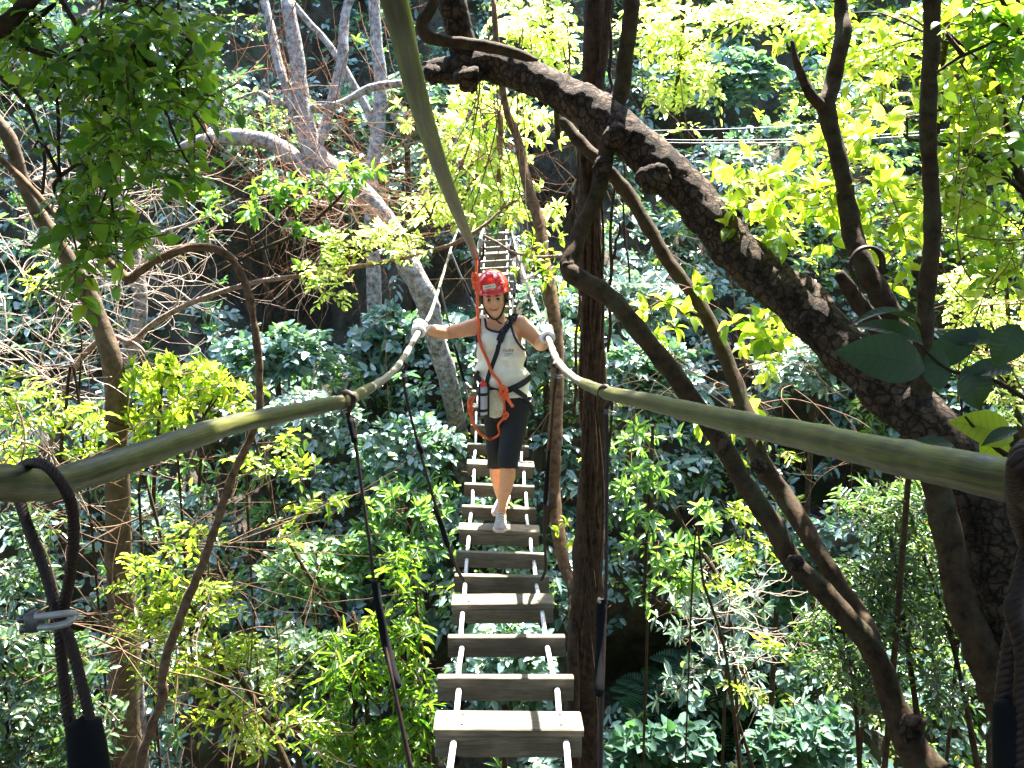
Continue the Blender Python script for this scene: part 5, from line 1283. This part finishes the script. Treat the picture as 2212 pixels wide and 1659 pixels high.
pants = garment('capri_trousers', M['pants'], pants_fn, lambda p, w: .006+.004*sstep(900, 1000, p[:, 1])+.004*np.array([noise.noise(Vector((a*.05, b*.03, 5))) for a, b in zip(p[:, 0], p[:, 1])]))

def bvh(objs):
    vs, fs = [], []
    for o in objs:
        v, n = arr(o.data); b0 = len(vs); vs += [Vector(q)+Vector(PL) for q in v]
        fs += [tuple(i+b0 for i in p.vertices) for p in o.data.polygons]
    return BVHTree.FromPolygons(vs, fs)
SURF = bvh([bod, shirt, pants])
CAMP = Vector((0, 0, CAMZ))
def on(px, py, lift=.006, dy=None):
    dr = (Bp(px, py)-CAMP).normalized(); h = SURF.ray_cast(CAMP, dr)
    if h[0] is None or dy is not None:
        return Bp(px, py, -.08 if dy is None else dy), Vector((0, -1, 0))
    n = h[1] if h[1].dot(dr) < 0 else -h[1]
    return h[0]+n*lift, (n*.6+Vector((0, -1, 0))*.4).normalized()
def strap(name, path, w, m='web', th=.004, parent=person, lift=.007, dys=None, sub=4):
    pts, ns = [], []
    for i, (x, y) in enumerate(path):
        p, n = on(x, y, lift, None if dys is None else dys[i]); pts.append(p); ns.append(n)
    b = MB(); b.ribbon(pts, ns, w, th, sub); return b.build(name, M[m], parent, smooth=False)

# helmet
def dome(name, sx, sy, sz, zc, cut, m, thick=.006, brim=0.012, par=person):
    b = MB(); nu, nv = 40, 14; vs = []
    for j in range(nv+1):
        th = (math.pi/2)*(j/nv)*1.0
        for i in range(nu):
            ph = 2*math.pi*i/nu; rr = math.sin(th)
            x = sx*rr*math.cos(ph); y = sy*rr*math.sin(ph); z = zc+sz*math.cos(th)
            if j == nv: z -= cut*(.6-.4*math.sin(ph)) * (1 if math.sin(ph) > 0 else .35); 
            vs.append(hp(x, y+.0, z))
    for i in range(nu):      # flared lip
        ph = 2*math.pi*i/nu; z = zc - cut*(.6-.4*math.sin(ph))*(1 if math.sin(ph) > 0 else .35) - .010
        vs.append(hp((sx+brim)*math.cos(ph), (sy+brim*1.3)*math.sin(ph), z))
    fs = [((j*nu+i), ((j+1)*nu+i), ((j+1)*nu+(i+1) % nu), (j*nu+(i+1) % nu)) for j in range(nv+1) for i in range(nu)]
    b.add(vs, fs); o = b.build(name, m, par); s = o.modifiers.new('t', 'SOLIDIFY'); s.thickness = thick; s.offset = -1; return o
helm = dome('helmet', .098, .126, .102, .056, .030, M['helmet'])
HB = bvh([helm])
def on_h(x, z, lift=.002):
    o = hp(x, -.4, z); dr = (hp(x, 0, z)-o).normalized(); h = HB.ray_cast(o, dr)
    n = h[1] if h[1] is not None and h[1].dot(dr) < 0 else (-h[1] if h[1] is not None else Vector((0, -1, 0)))
    return (h[0] if h[0] is not None else hp(x, -.11, z))+n*lift, n
b = MB(); pts, ns = [], []
for k in range(7):
    x = -.050+.072*k/6; p, n = on_h(x, .080+(x+.02)*.10); pts.append(p); ns.append(n)
b.ribbon(pts, ns, .023, .0015, 3); stk = b.build('sticker', M['cream'], helm, smooth=False)
b = MB()
for (x0, x1) in ((-.036, -.029), (-.027, -.020), (-.018, -.011), (-.009, -.002), (.008, .013)):
    p0_, n0 = on_h(x0, .080+(x0+.02)*.10, .004); p1_, n1 = on_h(x1, .081+(x1+.02)*.10, .004); b.ribbon([p0_, p1_], [n0, n1], .006, .001, 1)
b.build('print', M['ink'], stk, smooth=False)
b = MB()
for (x, z) in ((-.080, .078), (-.082, .066), (.056, .108), (.066, .098), (.060, .090), (.072, .088)):
    p, n = on_h(x, z, .0); b.ellipsoid(p, (.0042, .003, .0042), None, 10, 6)
b.build('rivet', M['steel'], helm)
# hair under the helmet
b = MB()
for s in (-1, 1):
    b.tube([hp(s*.064, -.035, .045), hp(s*.071, -.012, .01), hp(s*.066, .018, -.03), hp(s*.052, .05, -.055)], [.016, .018, .018, .014], seg=12, sub=4)
    b.tube([hp(s*.058, -.055, .046), hp(s*.066, -.045, .02), hp(s*.068, -.035, -.01)], [.009, .008, .003], seg=8, sub=4)
b.ellipsoid(hp(0, .035, .0), (.072, .062, .07), tl, 20, 12)
b.tube([hp(-.055, -.066, .052), hp(-.03, -.082, .058), hp(0, -.088, .060), hp(.03, -.082, .058), hp(.055, -.066, .052)], .008, seg=8, sub=4)
b.build('hair', M['hair'], person)
# face
FB = bvh([bod])
def face_on(x, z, lift=0.0):
    o = hp(x, -.4, z); dr = (hp(x, 0, z)-o).normalized(); h = FB.ray_cast(o, dr)
    return (h[0] if h[0] else hp(x, -.09, z)) + (-dr)*lift
M['eye_w'] = simple('eye white', (.55, .50, .46), rough=.3)
for s in (-1, 1):
    b = MB(); b.ellipsoid(face_on(s*.028, -.004, -.003), (.0140, .006, .0068), tl, 14, 10); ey = b.build('eye', M['eye_w'], person)
    b = MB(); b.ellipsoid(face_on(s*.028, -.004, .0015), (.0072, .0035, .0064), tl, 14, 10); b.build('iris', M['eye'], ey)
    b = MB(); b.tube([face_on(s*.015, -.001, .001), face_on(s*.027, .0030, .002), face_on(s*.041, -.001, .001)], [.0014, .0024, .0012], seg=6, sub=5); b.build('lashes', M['eye'], person)
    b = MB(); b.tube([face_on(s*.014, .015, .001), face_on(s*.028, .0180, .001), face_on(s*.045, .012, .0)], [.0036, .0042, .0018], seg=8, sub=5); b.build('eyebrow', M['brow'], person)
b = MB(); b.tube([face_on(-.031, -.053, .001), face_on(-.016, -.0605, .002), face_on(0, -.063, .0025), face_on(.016, -.0605, .002), face_on(.031, -.053, .001)], [.0016, .0042, .0050, .0042, .0016], seg=9, sub=5)
lips = b.build('lips', M['lip'], person)
b = MB(); b.tube([face_on(-.031, -.0525, .003), face_on(-.015, -.0605, .0055), face_on(0, -.062, .0068), face_on(.015, -.0605, .0055), face_on(.031, -.0525, .003)], .0014, seg=6, sub=5); b.build('mouth_line', M['brow'], lips)
# chin strap
def hs(path, r, name='chin_strap', m='web'):
    b = MB(); b.tube([hp(*q) for q in path], r, seg=8, sub=5); return b.build(name, M[m], helm)
hs([(-.068, -.045, .035), (-.068, -.05, -.005), (-.060, -.066, -.045), (-.045, -.080, -.080), (-.022, -.090, -.110), (.004, -.092, -.119), (.03, -.086, -.105), (.050, -.072, -.075), (.064, -.054, -.04), (.070, -.03, -.0), (.072, -.02, .03)], .0052)
hs([(.070, .0, .03), (.070, -.025, -.02), (.068, -.032, -.035)], .005); hs([(0, -.090, -.118), (.010, -.094, -.130), (.022, -.098, -.142), (.034, -.098, -.146)], .0048)
b = MB(); b.ellipsoid(hp(.073, -.02, -.030), (.012, .014, .014), tl, 12, 8); b.build('side_buckle', M['rubber'], helm)

# gloves: palm, four curled fingers and a thumb round the rail
def glove(Hd, t, u, wr, name='glove', flip=1):
    t = t.normalized(); u = (u - t*u.dot(t)).normalized(); w = t.cross(u)*flip; R = .0215
    g = MB()
    g.tube([wr+(wr-Hd)*.35, wr, Hd+u*.040+(wr-Hd)*.35, Hd+u*.036], [.030, .0285, .032, .030], seg=14, sub=4)
    rot = Matrix((t, w, u)).transposed()
    g.ellipsoid(Hd+u*.032+w*.006, (.043, .036, .021), rot, 18, 12)
    ln = [.86, 1.0, .95, .78]
    for i in range(4):
        o = t*((1.5-i)*.0205); pts = []; n = 8
        for k in range(n):
            a = -.1 + (3.55*ln[i])*k/(n-1); rr = R+.008
            pts.append(Hd + o + (u*math.cos(a) + w*math.sin(a))*rr + t*(.003*math.sin(k+i)))
        g.tube(pts, [.0115, .0118, .0112, .0112, .0105, .0102, .0095, .0080], seg=12, sub=3)
        g.ellipsoid(pts[1]+u*.002, (.0125, .0125, .0125), None, 12, 8)
    pts = []
    for k in range(6):
        a = .3 - 2.7*k/5; pts.append(Hd + t*(.046-.006*k) + (u*math.cos(a) + w*math.sin(a))*(R+.010))
    g.tube([Hd+u*.034+t*.02]+pts[1:], [.014, .0135, .0125, .012, .0115, .009], seg=12, sub=3)
    return remesh(g, name, .0032, M['glove'], person, 3)
tL = (P(890, 745, 5.35)-P(925, 690, 6.4)); tR = (P(1188, 752, 5.3)-P(1172, 700, 6.4))
glove(LH, tL, Vector((-.35, -.25, 1)), wL, flip=-1)
glove(RH, tR, Vector((.15, -.1, 1)), wR, flip=1)

# shoes
def shoe(anchor, toe, L=.245, hgt=.06, par=person, tilt=0):
    """anchor = heel point on the plank, toe = unit direction"""
    f = toe.normalized(); up = Vector((0, 0, 1)); up = (up - f*up.dot(f)).normalized(); s = f.cross(up)
    prof = [(-.01, .020, .030, .045), (.01, .029, .052, .070), (.05, .032, .066, .098), (.085, .033, .070, .090), (.12, .036, .056, .066), (.16, .041, .046, .052), (.20, .043, .040, .044), (.23, .036, .032, .036), (.25, .020, .022, .024)]
    g = MB(); rings = []
    for (x, hw, hm, ht) in prof:
        c = anchor + f*(x*L/.25); rg = []
        for k in range(18):
            a = 2*math.pi*k/18; cx = math.cos(a)*hw; cz = math.sin(a); z = .010 + (ht-.010)*(cz*.5+.5)
            wv = cx*(1 - .45*max(0, cz)**1.5)
            rg.append(c + s*wv + up*z)
        rings.append(rg)
    g.loft(rings); o = g.build('shoe', M['shoe'], par); o.modifiers.new('s', 'SUBSURF').render_levels = 1
    g = MB(); rings = []
    for z, gr in ((.0, 0), (.004, .003), (.014, .003), (.017, 0)):
        rg = []
        for (x, hw, *_r) in prof: rg.append(anchor + f*(x*L/.25) + s*(hw+gr) + up*z)
        for (x, hw, *_r) in prof[::-1]: rg.append(anchor + f*(x*L/.25) - s*(hw+gr) + up*z)
        rings.append(rg)
    g.loft(rings); g.build('sole', M['shoe_w'], o)
    g = MB()
    for k in range(4):
        x = (.095+.022*k)*L/.25; zt = [.086, .073, .062, .054][k]
        g.tube([anchor+f*x+s*-.018+up*(zt-.006), anchor+f*(x+.004)+up*(zt+.003), anchor+f*x+s*.018+up*(zt-.006)], .0026, seg=6, sub=3)
    g.build('laces', M['glove'], o)
    return o
cf, tf_, sf, uf = plank_info[6]; cr, tr_, sr, ur = plank_info[7]
front_anchor = Bp(1083, 1117, .02); front_anchor = Vector((front_anchor.x, front_anchor.y, 0))
pz = lambda c, up, xy: c.z - ((xy[0]-c.x)*up.x + (xy[1]-c.y)*up.y)/up.z
def plank_x(c, up, px):
    y = c.y; return (px-W/2)/FPX*(y*CP-(c.z-CAMZ)*SP)
fx = plank_x(cf, uf, 1082); fa = Vector((fx, cf.y+.19, 0)); fa.z = pz(cf, uf, (fa.x, fa.y))+.004
shoe(fa+uf*.0, Vector((-.02, -1, -tf_.z*1.0)))
rx_ = plank_x(cr, ur, 1084); ra = Vector((rx_+.03, cr.y+.02, 0)); ra.z = pz(cr, ur, (ra.x, ra.y))+.006
shoe(ra+Vector((.0, .10, .03)), Vector((-.28, -1, -.25)))

# harness: chest strap, belt, side webbing
strap('harness', [(1110, 688), (1104, 698), (1094, 714), (1083, 735), (1074, 758), (1067, 785), (1060, 812), (1052, 835)], .026, lift=.016)
strap('harness', [(1090, 722), (1086, 732), (1083, 738)], .040, th=.012, lift=.018)
strap('harness', [(1118, 690), (1111, 689), (1103, 690)], .05, lift=.016)
strap('harness', [(1034, 804), (1044, 822), (1056, 836), (1075, 842), (1092, 842), (1110, 836), (1126, 826), (1140, 814)], .036, lift=.018)
strap('harness', [(1040, 800), (1033, 808), (1036, 830), (1040, 870)], .022, lift=.02)
strap('harness', [(1108, 838), (1122, 852), (1136, 864), (1147, 872)], .030, lift=.018)
strap('harness', [(1139, 866), (1146, 880), (1152, 895)], .020, dys=[-.07, -.07, -.06])
strap('harness', [(1060, 838), (1057, 865), (1052, 890)], .024, lift=.02)
b = MB(); b.tube([on(1137, 868, .03)[0], on(1144, 876, .03)[0], on(1140, 862, .03)[0]], .004, seg=6, sub=4); b.build('buckle', M['steel'], person)
b = MB()
b.box(on(1050, 838, .022)[0], Vector((1, 0, 0)), Vector((0, 1, 0)), Vector((0, 0, 1)), .026, .008, .022, .004); b.build('harness_pad', M['web'], person, smooth=False)
strap('trim', [(1046, 690), (1048, 700), (1052, 709), (1059, 716), (1068, 719), (1078, 718), (1086, 712), (1092, 704), (1096, 694)], .013, 'navy', lift=.009)
strap('trim', [(1037, 690), (1037, 704), (1036, 716), (1034, 726), (1031, 740)], .012, 'navy', lift=.009)
strap('trim', [(1104, 694), (1103, 704), (1106, 716), (1110, 728), (1117, 741), (1126, 753), (1132, 756)], .013, 'navy', lift=.009)
# small grey print on the chest
def textmesh(txt, size, px, py, parent, name, m, rotz=0.0):
    cu = bpy.data.curves.new('t', 'FONT'); cu.body = txt; cu.size = size; cu.extrude = .0008; cu.align_x = 'CENTER'
    o = bpy.data.objects.new('t', cu); C.objects.link(o); dg = bpy.context.evaluated_depsgraph_get()
    me = bpy.data.meshes.new_from_object(o.evaluated_get(dg)); bpy.data.objects.remove(o)
    c = Bp(px, py); 
    for v in me.vertices:
        q = Matrix.Rotation(rotz, 3, 'Z') @ v.co; w = Vector((c.x+q.x, c.y, c.z+q.y)); pj = proj([w])[0]
        s, n = on(pj[0], pj[1], .0055+q.z); v.co = s - Vector(PL)
    me.materials.clear(); me.materials.append(m); me.name = name
    ob = bpy.data.objects.new(name, me); C.objects.link(ob); ob.parent = parent
    ob.location = -Vector(root_loc(parent)) + Vector(PL); return ob
textmesh('OUTY', .026, 1098, 728+32, shirt, 'chest_print', M['ink'], .1)
textmesh('CITY', .022, 1099, 728+41, shirt, 'chest_print', M['ink'], .1)

# bottle in its holder and speckled pad, hanging from the belt
bc = Bp(1043, 838, -.15); be = Bp(1043, 894, -.13); ax = (bc-be).normalized()
t = thing('water_bottle', 'clear bottle with red cap in a black holder on the hip of the walker', 'bottle', be)
b = MB(); b.tube([be, be+ax*.02, bc-ax*.03, bc, bc+ax*.012, bc+ax*.02], [.026, .030, .030, .028, .018, .015], seg=20, sub=3); bo = b.build('bottle_body', M['bottle'], t)
b = MB(); b.tube([bc+ax*.014, bc+ax*.032, bc+ax*.036], [.022, .021, .012], seg=18, sub=1); b.tube([bc+ax*.036, bc+ax*.052], [.008, .007], seg=10, sub=1); b.build('cap', M['cap'], t)
b = MB()
for f in (.18, .80): b.tube([be.lerp(bc, f)-ax*.008, be.lerp(bc, f)+ax*.008], .0325, seg=20, sub=1)
for sx_ in (-.02, .034): b.ribbon([be+Vector((sx_, -.03, -.01)), be.lerp(bc, .5)+Vector((sx_, -.033, 0)), bc+Vector((sx_, -.03, .03))], [Vector((0, -1, 0))]*3, .012, .004)
b.build('holder', M['web'], t, smooth=False)
pc = on(1072, 868, .03)[0]
t_ = MB()
t_.loft([[pc+Vector((math.cos(a)*w_*K_, math.sin(a)*.018, z)) for a in [2*math.pi*k/18 for k in range(18)]] for (z, w_) in ((-.088, 6), (-.082, 13), (-.065, 17.5), (-.03, 19), (.01, 18.5), (.04, 17), (.062, 13), (.078, 11), (.082, 6))])
o = t_.build('speckled_pad', M['pad'], None, origin=pc); tag(o, 'beige speckled oval pad hanging at the front of the belt', 'pad')

# orange red safety rope from the overhead line
def ropepath(path, lift=.012, dys=None):
    out = []
    for i, q in enumerate(path):
        if len(q) == 3: out.append(Bp(q[0], q[1], q[2]))
        else: out.append(on(q[0], q[1], lift)[0])
    return out
rp = thing('safety_rope', 'orange red rope running from the overhead line past the helmet to knots at the waist', 'rope', P(1030, 560, 5.85))
R0 = P(1030, 556, 5.83)
b = MB(); b.tube([R0, Bp(1029, 575, -.08), Bp(1029, 590, -.09), Bp(1026, 602, -.10), Bp(1031, 618, -.12), Bp(1031, 640, -.14), Bp(1031, 665, -.13), Bp(1033, 690, -.11)]
              + ropepath([(1036, 708), (1040, 725), (1045, 745), (1051, 765), (1058, 785), (1066, 803), (1075, 820), (1082, 834)], .022), .0092, seg=10, sub=6); b.build('lanyard', M['rope_red'], rp)
def knot(c, r, n, rr, tag_='knot', sq=(1, 1, 1)):
    b = MB(); pts = []
    for k in range(n):
        a = k*2.1; pts.append(Vector(c)+Vector((math.cos(a)*r*sq[0], math.sin(a*1.3)*r*.7*sq[1]-.01, math.sin(a*1.0)*r*sq[2] + (k/n-.5)*r*1.2)))
    b.tube(pts, rr, seg=9, sub=5); return b.build(tag_, M['rope_red'], rp)
knot(Bp(1026, 600, -.10), .017, 9, .0088, sq=(1, 1, 1.5)); knot(Bp(1027, 616, -.12), .012, 7, .008, sq=(1, 1, 1.5))
kc = on(1085, 838, .04)[0]; knot(kc, .021, 12, .0090, sq=(1.1, 1, 1.25)); knot(kc+Vector((.012, 0, -.03)), .016, 8, .0085)
b = MB(); b.tube([kc+Vector((.01, 0, -.02)), kc+Vector((.035, -.01, -.06)), kc+Vector((.058, -.01, -.095))], [.010, .0098, .0095], seg=9, sub=4)
b.tube([kc+Vector((.008, 0, -.02)), *ropepath([(1089, 868), (1090, 885), (1088, 900), (1084, 918), (1077, 933), (1064, 944), (1050, 945), (1036, 936), (1024, 918)], .022), Bp(1016, 895, -.11), Bp(1016, 880, -.12), Bp(1022, 862, -.12), Bp(1024, 858, -.11)], .0078, seg=9, sub=6)
b.tube([Bp(1024, 858, -.11), Bp(1015, 862, -.12), Bp(1012, 878, -.12), Bp(1018, 892, -.12), Bp(1019, 915, -.11)], .0088, seg=9, sub=5)
b.build('loop', M['rope_red'], rp)
knot(on(1092, 892, .026)[0], .013, 8, .0075, sq=(1, 1, 1.6)); knot(Bp(1017, 884, -.13), .014, 9, .0078, sq=(1, 1, 1.7))
